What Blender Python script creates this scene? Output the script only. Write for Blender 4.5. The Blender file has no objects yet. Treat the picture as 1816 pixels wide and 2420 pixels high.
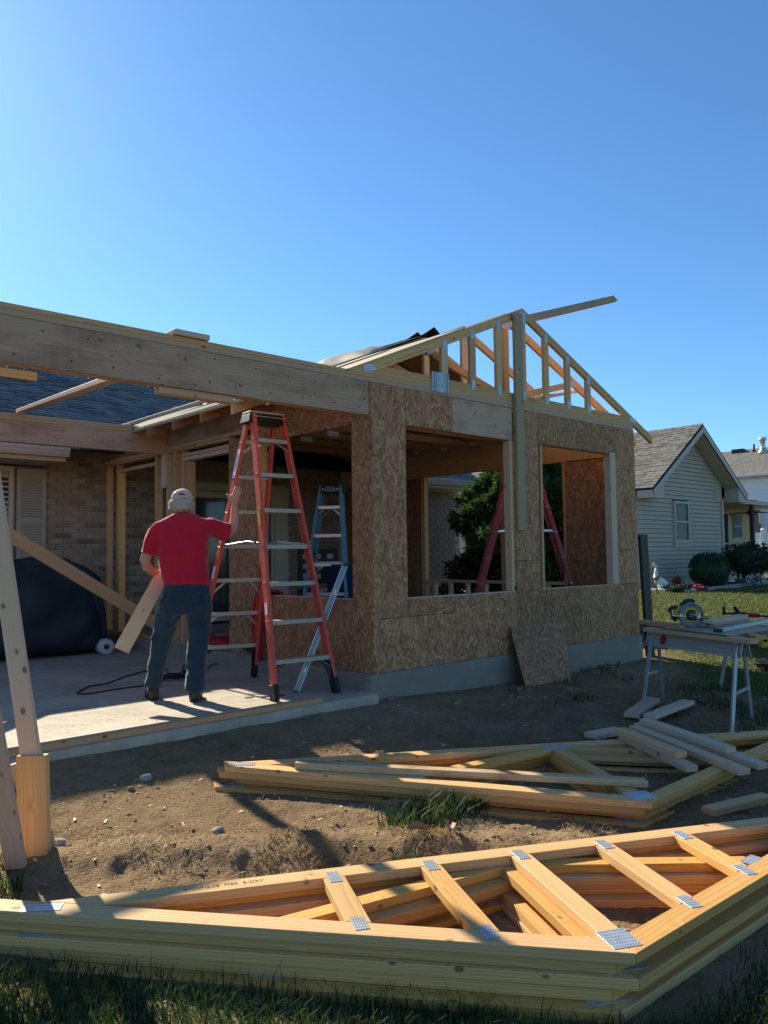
import bpy, bmesh, math, random
import numpy as np
from mathutils import Vector, Matrix, Euler
rnd = random.Random(7)
D = bpy.data
SC = bpy.context.scene
COL = SC.collection

# ------------------------------------------------------------------ camera, sky, sun, exposure
PW, PH, FPX = 1816.0, 2420.0, 1850.0
YAW, PITCH, ROLL = 0.7385, 0.0550, -0.0125
CAM = np.array([-4.5086, -5.1155, 1.0253])
_f = np.array([math.sin(YAW)*math.cos(PITCH), math.cos(YAW)*math.cos(PITCH), math.sin(PITCH)])
_r0 = np.array([math.cos(YAW), -math.sin(YAW), 0.0]); _u0 = np.cross(_r0, _f)
_r = math.cos(ROLL)*_r0 + math.sin(ROLL)*_u0
_u = -math.sin(ROLL)*_r0 + math.cos(ROLL)*_u0
cam_d = D.cameras.new('camera'); cam = D.objects.new('camera', cam_d); COL.objects.link(cam)
M = Matrix.Identity(4)
for i in range(3):
    M[i][0], M[i][1], M[i][2], M[i][3] = _r[i], _u[i], -_f[i], CAM[i]
cam.matrix_world = M
cam_d.sensor_fit = 'VERTICAL'; cam_d.sensor_height = 24.0; cam_d.lens = 24.0*FPX/PH
cam_d.clip_start = 0.05; cam_d.clip_end = 3000
SC.camera = cam

SUN = Vector((0.06, 1.0, 0.645)).normalized()
EL = math.asin(SUN.z); AZ = math.atan2(SUN.x, SUN.y)
world = D.worlds.new('World'); SC.world = world; world.use_nodes = True
wn = world.node_tree.nodes; wl = world.node_tree.links
bg = wn.get('Background') or wn.new('ShaderNodeBackground')
sky = wn.new('ShaderNodeTexSky'); sky.sky_type = 'NISHITA'; sky.sun_disc = False
sky.sun_elevation = EL; sky.sun_rotation = AZ; sky.altitude = 100
sky.air_density = 0.9; sky.dust_density = 0.22; sky.ozone_density = 5.0
tint = wn.new('ShaderNodeMixRGB'); tint.blend_type = 'MULTIPLY'; tint.inputs[0].default_value = 1.0; tint.inputs[2].default_value = (0.73, 0.99, 1.09, 1)
wl.new(sky.outputs[0], tint.inputs[1]); wl.new(tint.outputs[0], bg.inputs[0]); bg.inputs[1].default_value = 0.093
sl = D.lights.new('sun', 'SUN'); sl.energy = 5.0; sl.angle = math.radians(0.53); sl.color = (1.0, 0.93, 0.74)
so = D.objects.new('sun', sl); COL.objects.link(so)
so.rotation_euler = (-SUN).to_track_quat('-Z', 'Y').to_euler()
SC.view_settings.view_transform = 'Standard'; SC.view_settings.look = 'None'
SC.view_settings.gamma = 1.0; SC.view_settings.use_curve_mapping = False
SC.view_settings.exposure = 0.85
try:
    SC.cycles.max_bounces = 8; SC.cycles.diffuse_bounces = 4; SC.cycles.use_denoising = True
except Exception: pass

def px(u, v, ax, val):
    """the point of the plane (axis ax = val) that the photograph shows at pixel u, v of 1816 x 2420"""
    d = _f + ((u-PW/2)*_r - (v-PH/2)*_u)/FPX
    t = (val-CAM[ax])/d[ax]
    return Vector(CAM + t*d)
def pxn(u, v, n, k):
    d = _f + ((u-PW/2)*_r - (v-PH/2)*_u)/FPX
    n = np.array(n, float); t = (k - n@CAM)/(n@d)
    return Vector(CAM + t*d)
def crop(ox, oy, s): return lambda a, b: (ox+a*s, oy+b*s)

def smooth(a, b, x):
    t = np.clip((x-a)/(b-a), 0, 1); return t*t*(3-2*t)
# value noise
_perm = np.random.RandomState(3).rand(256, 256)
def vnoise(x, y):
    x = np.asarray(x, float); y = np.asarray(y, float)
    xi = np.floor(x).astype(int); yi = np.floor(y).astype(int); fx = x-xi; fy = y-yi
    fx = fx*fx*(3-2*fx); fy = fy*fy*(3-2*fy)
    p = lambda a, b: _perm[a % 256, b % 256]
    return (p(xi, yi)*(1-fx)+p(xi+1, yi)*fx)*(1-fy)+(p(xi, yi+1)*(1-fx)+p(xi+1, yi+1)*fx)*fy
def fbm(x, y, o=4):
    s = 0; a = .5
    for i in range(o):
        s = s+a*vnoise(x*2**i+17*i, y*2**i+31*i); a *= .5
    return s
def gbase(x, y):
    x = np.asarray(x, float); y = np.asarray(y, float)
    z = -0.30 + 0.05*np.clip(y, -5, 0) + 0.33*smooth(4.5, 15, x+0.3*y)
    z = z + 0.075*smooth(-1.15, -0.12, y)*smooth(2.2, 0.3, x)
    return z
def ground(x, y):
    z = gbase(x, y)
    near = smooth(14, 3, np.abs(x+1)+np.abs(y+2))
    h = (fbm(x*1.1, y*1.1, 3)-.45)*.06
    ridge = smooth(.25, 0, np.abs((x+2.35)*.55+(y+1.95)*.83))*smooth(-3.6, -2.8, x)*smooth(-.9, -1.4, x)
    h = h + ridge*.075*(.4+fbm(x*5, y*5, 3)*1.2)
    rg = .35+.65*smooth(.85, .1, np.abs((x+2.2)*.55+(y+2.1)*.83))
    h = h + ((fbm(x*7, y*7, 4)-.47)*.035 + np.abs(fbm(x*16+5, y*16, 4)-.47)*.045 + (_perm[(np.asarray(x*41).astype(int)) % 256, (np.asarray(y*41).astype(int)) % 256]-.5)*.008)*rg
    return z + h*near
def gz(x, y): return float(ground(x, y))

# ------------------------------------------------------------------ materials
def lin(c):
    if isinstance(c, str):
        c = [int(c[i:i+2], 16)/255 for i in (1, 3, 5)]
        c = [v/12.92 if v <= .04045 else ((v+.055)/1.055)**2.4 for v in c]
    return (c[0], c[1], c[2], 1)
class NT:
    def __init__(s, name, rough=.7, spec=.3):
        s.m = D.materials.new(name); s.m.use_nodes = True
        s.t = s.m.node_tree; s.n = s.t.nodes; s.b = s.n['Principled BSDF']
        s.b.inputs['Roughness'].default_value = rough
        s.b.inputs['Specular IOR Level'].default_value = spec
    def add(s, k, **kw):
        n = s.n.new('ShaderNode'+k)
        for a, v in kw.items():
            if hasattr(n, a): setattr(n, a, v)
        return n
    def l(s, a, b): s.t.links.new(a, b)
    def val(s, op, a, b=None):
        n = s.add('Math', operation=op)
        for i, v in enumerate((a, b)):
            if v is None: continue
            if isinstance(v, (int, float)): n.inputs[i].default_value = v
            else: s.l(v, n.inputs[i])
        return n.outputs[0]
    def mix(s, f, a, b, mode='MIX'):
        n = s.add('MixRGB', blend_type=mode)
        for i, v in enumerate((f, a, b)):
            if isinstance(v, (int, float)): n.inputs[i].default_value = v
            elif isinstance(v, tuple): n.inputs[i].default_value = v
            else: s.l(v, n.inputs[i])
        return n.outputs[0]
    def ramp(s, f, stops, interp='LINEAR'):
        n = s.add('ValToRGB'); r = n.color_ramp; r.interpolation = interp
        while len(r.elements) < len(stops): r.elements.new(.5)
        for e, (p, c) in zip(r.elements, stops):
            e.position = p; e.color = lin(c)
        s.l(f, n.inputs[0]); return n.outputs[0]
    def noise(s, vec, scale, detail=4, rough=.55, dist=0):
        n = s.add('TexNoise'); n.inputs['Scale'].default_value = scale; n.inputs['Detail'].default_value = detail
        n.inputs['Roughness'].default_value = rough; n.inputs['Distortion'].default_value = dist
        if vec is not None: s.l(vec, n.inputs['Vector'])
        return n.outputs['Fac']
    def map(s, vec, scale=(1, 1, 1), rot=(0, 0, 0), loc=(0, 0, 0)):
        n = s.add('Mapping'); n.inputs['Scale'].default_value = scale; n.inputs['Rotation'].default_value = rot
        n.inputs['Location'].default_value = loc; s.l(vec, n.inputs['Vector']); return n.outputs[0]
    def objco(s, shift=True):
        tc = s.add('TexCoord'); v = tc.outputs['Object']
        if not shift: return v
        oi = s.add('ObjectInfo'); s.rand = oi.outputs['Random']
        cb = s.add('CombineXYZ')
        s.l(s.val('MULTIPLY', s.rand, 53.7), cb.inputs[0]); s.l(s.val('MULTIPLY', s.rand, 0.0), cb.inputs[1]); s.l(s.val('MULTIPLY', s.rand, 0.0), cb.inputs[2])
        va = s.add('VectorMath', operation='ADD'); s.l(v, va.inputs[0]); s.l(cb.outputs[0], va.inputs[1])
        return va.outputs[0]
    def geoco(s): return s.add('NewGeometry').outputs['Position']
    def color(s, c):
        if isinstance(c, tuple): s.b.inputs['Base Color'].default_value = c
        else: s.l(c, s.b.inputs['Base Color'])
    def bump(s, h, dist=.002, strength=.5):
        n = s.add('Bump'); n.inputs['Distance'].default_value = dist; n.inputs['Strength'].default_value = strength
        s.l(h, n.inputs['Height']); s.l(n.outputs[0], s.b.inputs['Normal'])

def wood(name, light, dark, knot='#4a2a14', stain=None, rough=.62, ring=75.0, contrast=1.0):
    m = NT(name, rough, .25); v = m.objco()
    sep = m.add('SeparateXYZ'); m.l(v, sep.inputs[0])
    nx = m.noise(m.map(v, (1.3, 9, 9)), 1.0, 3)
    # pith axis placed differently in every board
    oy = m.val('ADD', sep.outputs[1], m.val('MULTIPLY', m.val('SUBTRACT', m.val('FRACT', m.val('MULTIPLY', m.rand, 7.3)), .5), .12))
    oz = m.val('ADD', sep.outputs[2], m.val('ADD', m.val('MULTIPLY', m.val('FRACT', m.val('MULTIPLY', m.rand, 13.1)), .05), .018))
    # knots bend the rings
    vo = m.add('TexVoronoi'); vo.feature = 'F1'; vo.inputs['Scale'].default_value = 1.0
    m.l(m.map(v, (5.5, 8, 8)), vo.inputs['Vector'])
    kd = vo.outputs['Distance']
    oy2 = m.val('ADD', oy, m.val('MULTIPLY', m.val('SUBTRACT', nx, .5), .075))
    r = m.val('SQRT', m.val('ADD', m.val('MULTIPLY', oy2, oy2), m.val('MULTIPLY', oz, oz)))
    kb = m.add('MapRange'); m.l(kd, kb.inputs[0]); kb.inputs[1].default_value = .0; kb.inputs[2].default_value = .3; kb.inputs[3].default_value = .022; kb.inputs[4].default_value = 0
    r = m.val('ADD', r, kb.outputs[0])
    w = m.val('FRACT', m.val('MULTIPLY', r, ring))
    w = m.val('POWER', w, 1.8)
    fine = m.noise(m.map(v, (4, 260, 260)), 1.0, 3)
    big = m.noise(m.map(v, (.8, 5, 5)), 1.0, 3)
    f = m.val('ADD', m.val('MULTIPLY', w, .72*contrast), m.val('MULTIPLY', m.val('SUBTRACT', fine, .5), .55))
    f = m.val('ADD', f, m.val('MULTIPLY', m.val('SUBTRACT', big, .5), .5))
    c = m.mix(m.val('MINIMUM', m.val('MAXIMUM', f, 0), 1), lin(light), lin(dark))
    tint = m.val('ADD', .76, m.val('MULTIPLY', m.val('FRACT', m.val('MULTIPLY', m.rand, 29.7)), .34))
    cc = m.add('HueSaturation'); m.l(c, cc.inputs['Color']); m.l(tint, cc.inputs['Value'])
    m.l(m.val('ADD', .85, m.val('MULTIPLY', m.rand, .25)), cc.inputs['Saturation'])
    c = cc.outputs[0]
    kk = m.add('MapRange'); m.l(kd, kk.inputs[0]); kk.inputs[1].default_value = .07; kk.inputs[2].default_value = .12; kk.inputs[3].default_value = .7; kk.inputs[4].default_value = 0
    c = m.mix(kk.outputs[0], c, lin(knot))
    if stain:
        sn = m.noise(m.map(v, (1.6, 5, 5)), 1.0, 5, .65)
        sr = m.ramp(sn, [(.47, '#000000'), (.62, '#ffffff')])
        sx = m.noise(m.map(v, (22, 1.2, 1.2)), 1.0, 3)
        c = m.mix(m.val('MULTIPLY', m.val('MULTIPLY', sr, sx), 1.0), c, lin(stain))
    m.color(c); m.bump(m.val('ADD', fine, m.val('MULTIPLY', w, .6)), .0012, .35)
    return m.m
def plain(name, c, rough=.6, spec=.3, metal=0, var=.12, nscale=8, bump=0, bscale=60):
    m = NT(name, rough, spec); v = m.objco()
    n = m.noise(v, nscale, 5)
    hs = m.add('HueSaturation'); hs.inputs['Color'].default_value = lin(c)
    m.l(m.val('ADD', 1-var, m.val('MULTIPLY', n, 2*var)), hs.inputs['Value'])
    m.color(hs.outputs[0]); m.b.inputs['Metallic'].default_value = metal
    if bump: m.bump(m.noise(v, bscale, 4), bump, .5)
    return m.m
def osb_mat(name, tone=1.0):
    m = NT(name, .68, .3); v = m.objco()
    wob = m.noise(v, 9, 2)
    best = None; col = None
    for i, (a, sx, sy) in enumerate(((.1, 9, 54), (.6, 11, 62), (-.45, 10, 48), (.3, 12, 70), (-.85, 11, 60), (-.2, 13, 78), (1.25, 13, 66))):
        vo = m.add('TexVoronoi'); vo.inputs['Scale'].default_value = 1; vo.inputs['Randomness'].default_value = 1
        mv = m.map(m.map(v, rot=(0, 0, a)), (sx, sy, .01), loc=(i*7.3, i*3.1, 0))
        m.l(mv, vo.inputs['Vector'])
        sp = m.add('SeparateColor'); m.l(vo.outputs['Color'], sp.inputs[0])
        h = sp.outputs[0]; g = sp.outputs[1]
        if best is None: best, col = h, g
        else:
            gt = m.val('GREATER_THAN', h, best)
            best = m.val('MAXIMUM', best, h)
            mx = m.add('Mix'); mx.data_type = 'FLOAT'; m.l(gt, mx.inputs[0]); m.l(col, mx.inputs[2]); m.l(g, mx.inputs[3]); col = mx.outputs[0]
    f = m.val('ADD', m.val('MULTIPLY', col, .8), m.val('MULTIPLY', m.noise(m.map(v, (30, 120, 1)), 1, 3), .25))
    t = tone
    c = m.ramp(f, [(.05, (.18*t, .070*t, .030*t)), (.30, (.31*t, .132*t, .058*t)), (.58, (.405*t, .19*t, .085*t)), (.82, (.50*t, .262*t, .125*t)), (1, (.62*t, .38*t, .20*t))])
    c = m.mix(m.ramp(m.noise(v, 1.6, 4), [(.35, '#000000'), (.75, '#5a5a5a')]), c, lin((.2*t, .12*t, .08*t)))
    hs = m.add('HueSaturation'); m.l(c, hs.inputs['Color']); m.l(m.val('ADD', .82, m.val('MULTIPLY', m.val('FRACT', m.val('MULTIPLY', m.rand, 9.7)), .34)), hs.inputs['Value']); c = hs.outputs[0]
    nl = m.add('TexVoronoi'); nl.inputs['Scale'].default_value = 6.2; nl.inputs['Randomness'].default_value = .25; m.l(m.map(v, (1, 1, .01)), nl.inputs['Vector'])
    c = m.mix(m.val('MULTIPLY', m.val('LESS_THAN', nl.outputs['Distance'], .028), .75), c, lin((.03, .025, .022)))
    m.color(c); m.bump(m.val('ADD', best, m.val('MULTIPLY', f, .4)), .002, .6)
    return m.m

MT = {}
MT['truss_wood'] = wood('truss_pine', (.74, .415, .15), (.53, .24, .050), ring=80, contrast=.9)
MT['pine'] = wood('framing_pine', (.69, .405, .21), (.50, .245, .095), ring=95)
MT['white_pine'] = wood('white_spruce', (.69, .455, .30), (.54, .315, .175), ring=110, contrast=.7)
MT['beam_wood'] = wood('beam_fir', (.64, .39, .235), (.47, .255, .14), ring=70, stain='#8a6450')
MT['header_wood'] = wood('old_header', (.40, .275, .215), (.27, .17, .13), ring=90, stain='#4d3430')
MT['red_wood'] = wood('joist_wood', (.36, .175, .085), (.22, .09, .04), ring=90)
MT['gable_wood'] = wood('gable_pine', (.71, .43, .20), (.52, .265, .095), ring=85)
MT['green_wood'] = wood('treated_post', (.46, .345, .20), (.33, .235, .125), ring=80)
MT['bark_wood'] = wood('bark_edge_pine', (.62, .45, .26), (.45, .28, .13), ring=90, stain='#45281c')
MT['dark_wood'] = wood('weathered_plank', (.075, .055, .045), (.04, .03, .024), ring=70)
MT['ply'] = wood('plywood', (.50, .38, .23), (.37, .26, .15), ring=60)
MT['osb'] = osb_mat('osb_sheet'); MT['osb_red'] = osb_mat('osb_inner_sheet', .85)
MT['plate_steel'] = None
def plate_mat():
    m = NT('galvanised_plate', .38, .5); v = m.objco(False)
    m.b.inputs['Metallic'].default_value = .5
    sp_ = m.add('SeparateXYZ'); m.l(v, sp_.inputs[0])
    fx = m.val('FRACT', m.val('ADD', m.val('MULTIPLY', sp_.outputs[0], 95.0), 50.25)); fy = m.val('FRACT', m.val('ADD', m.val('MULTIPLY', sp_.outputs[1], 52.0), 50.25))
    slot = m.val('MULTIPLY', m.val('GREATER_THAN', fx, .56), m.val('GREATER_THAN', fy, .42))
    sp = m.noise(m.objco(), 25, 3)
    base = m.ramp(sp, [(.3, (.44, .48, .52)), (.7, (.60, .64, .68))])
    m.color(m.mix(slot, base, lin((.20, .215, .23))))
    m.bump(slot, .0015, .8); return m.m
MT['plate_steel'] = plate_mat()
def concrete_mat(name, c, stain=.3):
    m = NT(name, .75, .3); v = m.geoco()
    a = m.noise(v, 1.1, 6, .6, .4); b = m.noise(v, 9, 5, .65); g = m.noise(v, 160, 2)
    sw = m.noise(m.map(v, (1.2, 7, 3)), 1, 4)
    k = m.val('ADD', m.val('MULTIPLY', a, .45), m.val('ADD', m.val('MULTIPLY', b, .3), m.val('MULTIPLY', sw, .25)))
    cc = lin(c)[:3]
    lo = tuple(x*(1-stain) for x in cc); hi = tuple(min(1, x*(1+stain*.55)) for x in cc)
    m.color(m.mix(m.val('MULTIPLY', m.val('SUBTRACT', g, .5), .15), m.ramp(k, [(.36, lo), (.62, hi)]), lin('#202020')))
    m.bump(m.val('ADD', b, m.val('MULTIPLY', g, .3)), .003, .35); return m.m
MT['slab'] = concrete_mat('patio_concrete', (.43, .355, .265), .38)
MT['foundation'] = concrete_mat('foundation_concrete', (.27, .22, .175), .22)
def ground_mat():
    m = NT('soil', .95, .1); v = m.geoco()
    a = m.noise(v, .9, 5, .6); b = m.noise(v, 6, 6, .7); c = m.noise(v, 45, 5, .7); d = m.noise(v, 200, 2)
    k = m.val('ADD', m.val('MULTIPLY', a, .35), m.val('ADD', m.val('MULTIPLY', b, .35), m.val('MULTIPLY', c, .3)))
    soil = m.ramp(k, [(.35, (.105, .062, .032)), (.45, (.20, .127, .066)), (.55, (.285, .19, .102)), (.66, (.40, .295, .178))])
    pebble = m.add('TexVoronoi'); pebble.inputs['Scale'].default_value = 60; m.l(v, pebble.inputs['Vector'])
    turf = m.ramp(m.noise(v, 14, 5, .7), [(.3, (.06, .065, .022)), (.52, (.12, .12, .042)), (.75, (.24, .195, .09))])
    sp = m.add('SeparateXYZ'); m.l(v, sp.inputs[0])
    wob = m.val('MULTIPLY', m.val('SUBTRACT', m.noise(v, 1.3, 5, .7), .5), 2.2)
    # lawn begins right of the line from (2.2,-2.6) to (5.3,.15)
    t1 = m.val('ADD', m.val('MULTIPLY', m.val('SUBTRACT', sp.outputs[0], 4.2), .66), m.val('MULTIPLY', m.val('ADD', sp.outputs[1], .8), -.75))
    t1 = m.val('ADD', t1, wob)
    t2 = m.val('ADD', m.val('MULTIPLY', m.val('ADD', sp.outputs[0], 3.7), -.75), m.val('MULTIPLY', m.val('ADD', sp.outputs[1], 2.1), -.66))
    t = m.val('MAXIMUM', t1, m.val('ADD', t2, m.val('MULTIPLY', wob, .2)))
    mr = m.add('MapRange'); m.l(t, mr.inputs[0]); mr.inputs[1].default_value = -.2; mr.inputs[2].default_value = .3
    m.color(m.mix(mr.outputs[0], soil, turf))
    m.bump(m.val('ADD', c, m.val('ADD', m.val('MULTIPLY', d, .4), m.val('MULTIPLY', pebble.outputs['Distance'], -.5))), .012, .9); return m.m
MT['ground'] = ground_mat()
def brick_mat():
    m = NT('clay_brick', .85, .2); v = m.objco()
    r2 = m.val('FRACT', m.val('MULTIPLY', m.rand, 17.3))
    base = m.ramp(r2, [(0, (.17, .13, .11)), (.25, (.34, .245, .19)), (.55, (.43, .32, .245)), (.85, (.48, .36, .27)), (1, (.25, .185, .15))])
    c = m.mix(m.val('MULTIPLY', m.noise(v, 40, 5, .7), .5), base, lin((.14, .105, .085)))
    m.color(c); m.bump(m.noise(v, 120, 4), .003, .6); return m.m
MT['brick'] = brick_mat()
MT['mortar'] = plain('mortar', (.40, .37, .33), .9, .1, bump=.003)
def shingle_mat(name, dark, light):
    m = NT(name, .85, .25); v = m.geoco(); oi = m.add('ObjectInfo')
    vo = m.add('TexVoronoi'); vo.inputs['Scale'].default_value = 3.4; m.l(m.map(v, (1, 2, 2)), vo.inputs['Vector'])
    sp = m.add('SeparateColor'); m.l(vo.outputs['Color'], sp.inputs[0])
    n = m.noise(v, 90, 3)
    k = m.val('ADD', m.val('MULTIPLY', sp.outputs[0], .45), m.val('ADD', m.val('MULTIPLY', n, .4), m.val('MULTIPLY', oi.outputs['Random'], .35)))
    m.color(m.ramp(k, [(.2, dark), (.95, light)])); m.bump(n, .003, .6); return m.m
MT['shingle'] = shingle_mat('dark_shingle', (.15, .148, .145), (.30, .295, .285))
MT['shingle_grey'] = shingle_mat('grey_shingle', (.088, .078, .068), (.20, .18, .158))
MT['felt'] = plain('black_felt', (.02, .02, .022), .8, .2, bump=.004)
MT['tarp'] = plain('grey_tarp', (.21, .18, .145), .6, .3, var=.2, bump=.004, bscale=20)
MT['siding'] = plain('grey_siding', (.46, .36, .265), .55, .3, var=.06, nscale=3)
MT['white_siding'] = plain('white_siding', (.74, .75, .77), .5, .3, var=.05)
MT['yellow_siding'] = plain('tan_siding', (.50, .37, .20), .6, .3, var=.06)
MT['trim'] = plain('white_trim', (.50, .42, .335), .5, .3, var=.06)
MT['bright_trim'] = plain('bright_trim', (.8, .8, .79), .45, .3, var=.04)
MT['shutter'] = plain('shutter_tan', (.37, .335, .285), .55, .3, var=.05)
def glass_mat():
    m = NT('window_glass', .05, .5); m.color(lin((.03, .04, .05))); m.b.inputs['Roughness'].default_value = .06
    return m.m
MT['glass'] = glass_mat()
def thin_glass():
    m = NT('thin_glass', .05, .5); tr = m.add('BsdfTransparent'); tr.inputs[0].default_value = (.75, .78, .8, 1); gl = m.add('BsdfGlossy'); gl.inputs['Roughness'].default_value = .05
    mx = m.add('MixShader'); mx.inputs[0].default_value = .04; m.l(tr.outputs[0], mx.inputs[1]); m.l(gl.outputs[0], mx.inputs[2]); m.l(mx.outputs[0], m.n['Material Output'].inputs[0]); return m.m
MT['glass_thin'] = thin_glass()
MT['blind'] = plain('blind', (.17, .19, .20), .6)
MT['dark'] = plain('dark_interior', (.02, .022, .025), .8)
MT['orange'] = plain('orange_fibreglass', (.56, .10, .065), .55, .3, var=.28, nscale=22)
MT['red_fg'] = plain('red_fibreglass', (.33, .035, .04), .45, .4, var=.2, nscale=14)
MT['blue_fg'] = plain('blue_fibreglass', (.13, .27, .35), .6, .3, var=.35, nscale=18)
MT['alu'] = plain('aluminium', (.60, .58, .54), .38, .5, .8, var=.1)
MT['alu_dull'] = plain('dusty_aluminium', (.42, .37, .29), .55, .4, .35, var=.15)
MT['black'] = plain('black_plastic', (.018, .02, .022), .5, .4, var=.2)
MT['cap_top'] = plain('scuffed_cap', (.50, .43, .32), .7, .3, var=.35, nscale=30)
MT['rubber'] = plain('black_rubber', (.02, .02, .02), .7)
MT['steel'] = plain('steel', (.55, .56, .57), .3, .5, .9, var=.08)
MT['dull_steel'] = plain('dull_steel', (.26, .29, .33), .5, .4, .4, var=.2)
MT['gutter'] = plain('tan_gutter', (.46, .40, .33), .5, .3, var=.06)
MT['galv'] = plain('painted_steel', (.40, .41, .42), .45, .5, .45, var=.3, nscale=9)
MT['cover'] = plain('grill_cover', (.012, .018, .026), .55, .35, var=.3, nscale=4, bump=.01, bscale=7)
MT['paper'] = plain('paper_roll', (.50, .48, .47), .6, .3)
MT['cord'] = plain('brown_cord', (.05, .022, .018), .6)
MT['cord_black'] = plain('black_cord', (.02, .02, .02), .6)
MT['yellow'] = plain('tool_yellow', (.62, .40, .03), .45)
MT['saw_grey'] = plain('cast_guard', (.20, .20, .205), .55, .4, .3)
MT['red_paint'] = plain('red_paint', (.28, .02, .03), .6)
MT['red_cloth'] = plain('red_cloth', (.45, .018, .03), .85, .2, var=.25, nscale=6)
MT['plastic_red'] = plain('red_bag', (.40, .03, .03), .6)
MT['green_plastic'] = plain('green_plastic', (.02, .12, .05), .5)
MT['blue_plastic'] = plain('blue_tub', (.02, .05, .11), .5)
MT['white_print'] = plain('white_print', (.75, .75, .75), .5, var=.02)
MT['blue_print'] = plain('blue_print', (.03, .05, .28), .5, var=.02)
MT['black_print'] = plain('black_print', (.015, .015, .015), .6, var=.02)
MT['stamp_ink'] = plain('stamp_ink', (.26, .15, .07), .7, .1)
MT['skin'] = plain('skin', (.52, .27, .18), .55, .35, var=.14, nscale=14)
MT['hair'] = plain('grey_hair', (.46, .41, .33), .6, .3, var=.25, nscale=60, bump=.01, bscale=90)
MT['cap'] = plain('cap_cloth', (.44, .39, .31), .85, .2, var=.12, nscale=12)
def shirt_mat():
    m = NT('red_shirt', .85, .15); v = m.objco()
    m.color(m.mix(m.noise(v, 3, 4), lin((.52, .012, .035)), lin((.44, .008, .028))))
    m.b.inputs['Sheen Weight'].default_value = .25
    m.bump(m.noise(m.map(v, (5, 5, 2)), 1.6, 4), .05, .5); return m.m
MT['shirt'] = shirt_mat()
def denim_mat():
    m = NT('denim', .9, .15); v = m.objco()
    m.color(m.mix(m.noise(v, 5, 5, .6), lin((.012, .026, .040)), lin((.028, .050, .070))))
    m.b.inputs['Sheen Weight'].default_value = .3
    m.bump(m.noise(m.map(v, (7, 7, 4)), 1.6, 4), .04, .6); return m.m
MT['denim'] = denim_mat()
MT['shoe'] = plain('brown_shoe', (.07, .045, .03), .6, var=.2)
MT['leaf'] = plain('leaf', (.05, .085, .025), .6, .3, var=.4, nscale=3)
MT['leaf_dark'] = plain('leaf_dark', (.022, .045, .018), .6, .3, var=.4, nscale=3)
MT['bush_trim'] = plain('clipped_leaf', (.022, .06, .026), .6, .3, var=.35, nscale=4)
MT['bark'] = plain('bark', (.09, .06, .045), .9, .1, var=.3, nscale=20)
def blade_mat(name, a, b, c, tl=.45):
    m = NT(name, .55, .3); v = m.geoco()
    m.color(m.ramp(m.noise(v, 5, 4, .7), [(.32, a), (.5, b), (.68, c)]))
    tr = m.add('BsdfTranslucent'); mx = m.add('MixShader'); mx.inputs[0].default_value = tl
    cn = m.b.inputs['Base Color'].links[0].from_socket; m.l(cn, tr.inputs[0])
    m.l(m.b.outputs[0], mx.inputs[1]); m.l(tr.outputs[0], mx.inputs[2])
    m.l(mx.outputs[0], m.n['Material Output'].inputs[0]); return m.m
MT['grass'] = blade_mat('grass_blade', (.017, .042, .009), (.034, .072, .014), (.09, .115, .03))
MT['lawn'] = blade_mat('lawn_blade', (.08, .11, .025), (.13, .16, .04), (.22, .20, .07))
MT['straw'] = blade_mat('dry_grass', (.27, .16, .07), (.36, .24, .115), (.48, .36, .19))
MT['leafb'] = blade_mat('evergreen_spray', (.024, .055, .015), (.048, .095, .022), (.13, .18, .05), .3)
MT['clod'] = plain('clod', (.25, .17, .095), .95, .1, var=.35, nscale=20, bump=.004)
MT['stone'] = plain('stone', (.32, .29, .25), .9, .1, var=.3, nscale=20)
MT['ceramic'] = plain('white_ceramic', (.72, .71, .70), .4)
MT['pink'] = plain('pink_flower', (.55, .07, .12), .7, var=.4, nscale=40)
MT['white_flower'] = plain('white_flower', (.8, .8, .78), .7)
MT['mulch'] = plain('mulch', (.05, .035, .028), .95, .1, var=.4, nscale=30, bump=.02)

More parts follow.
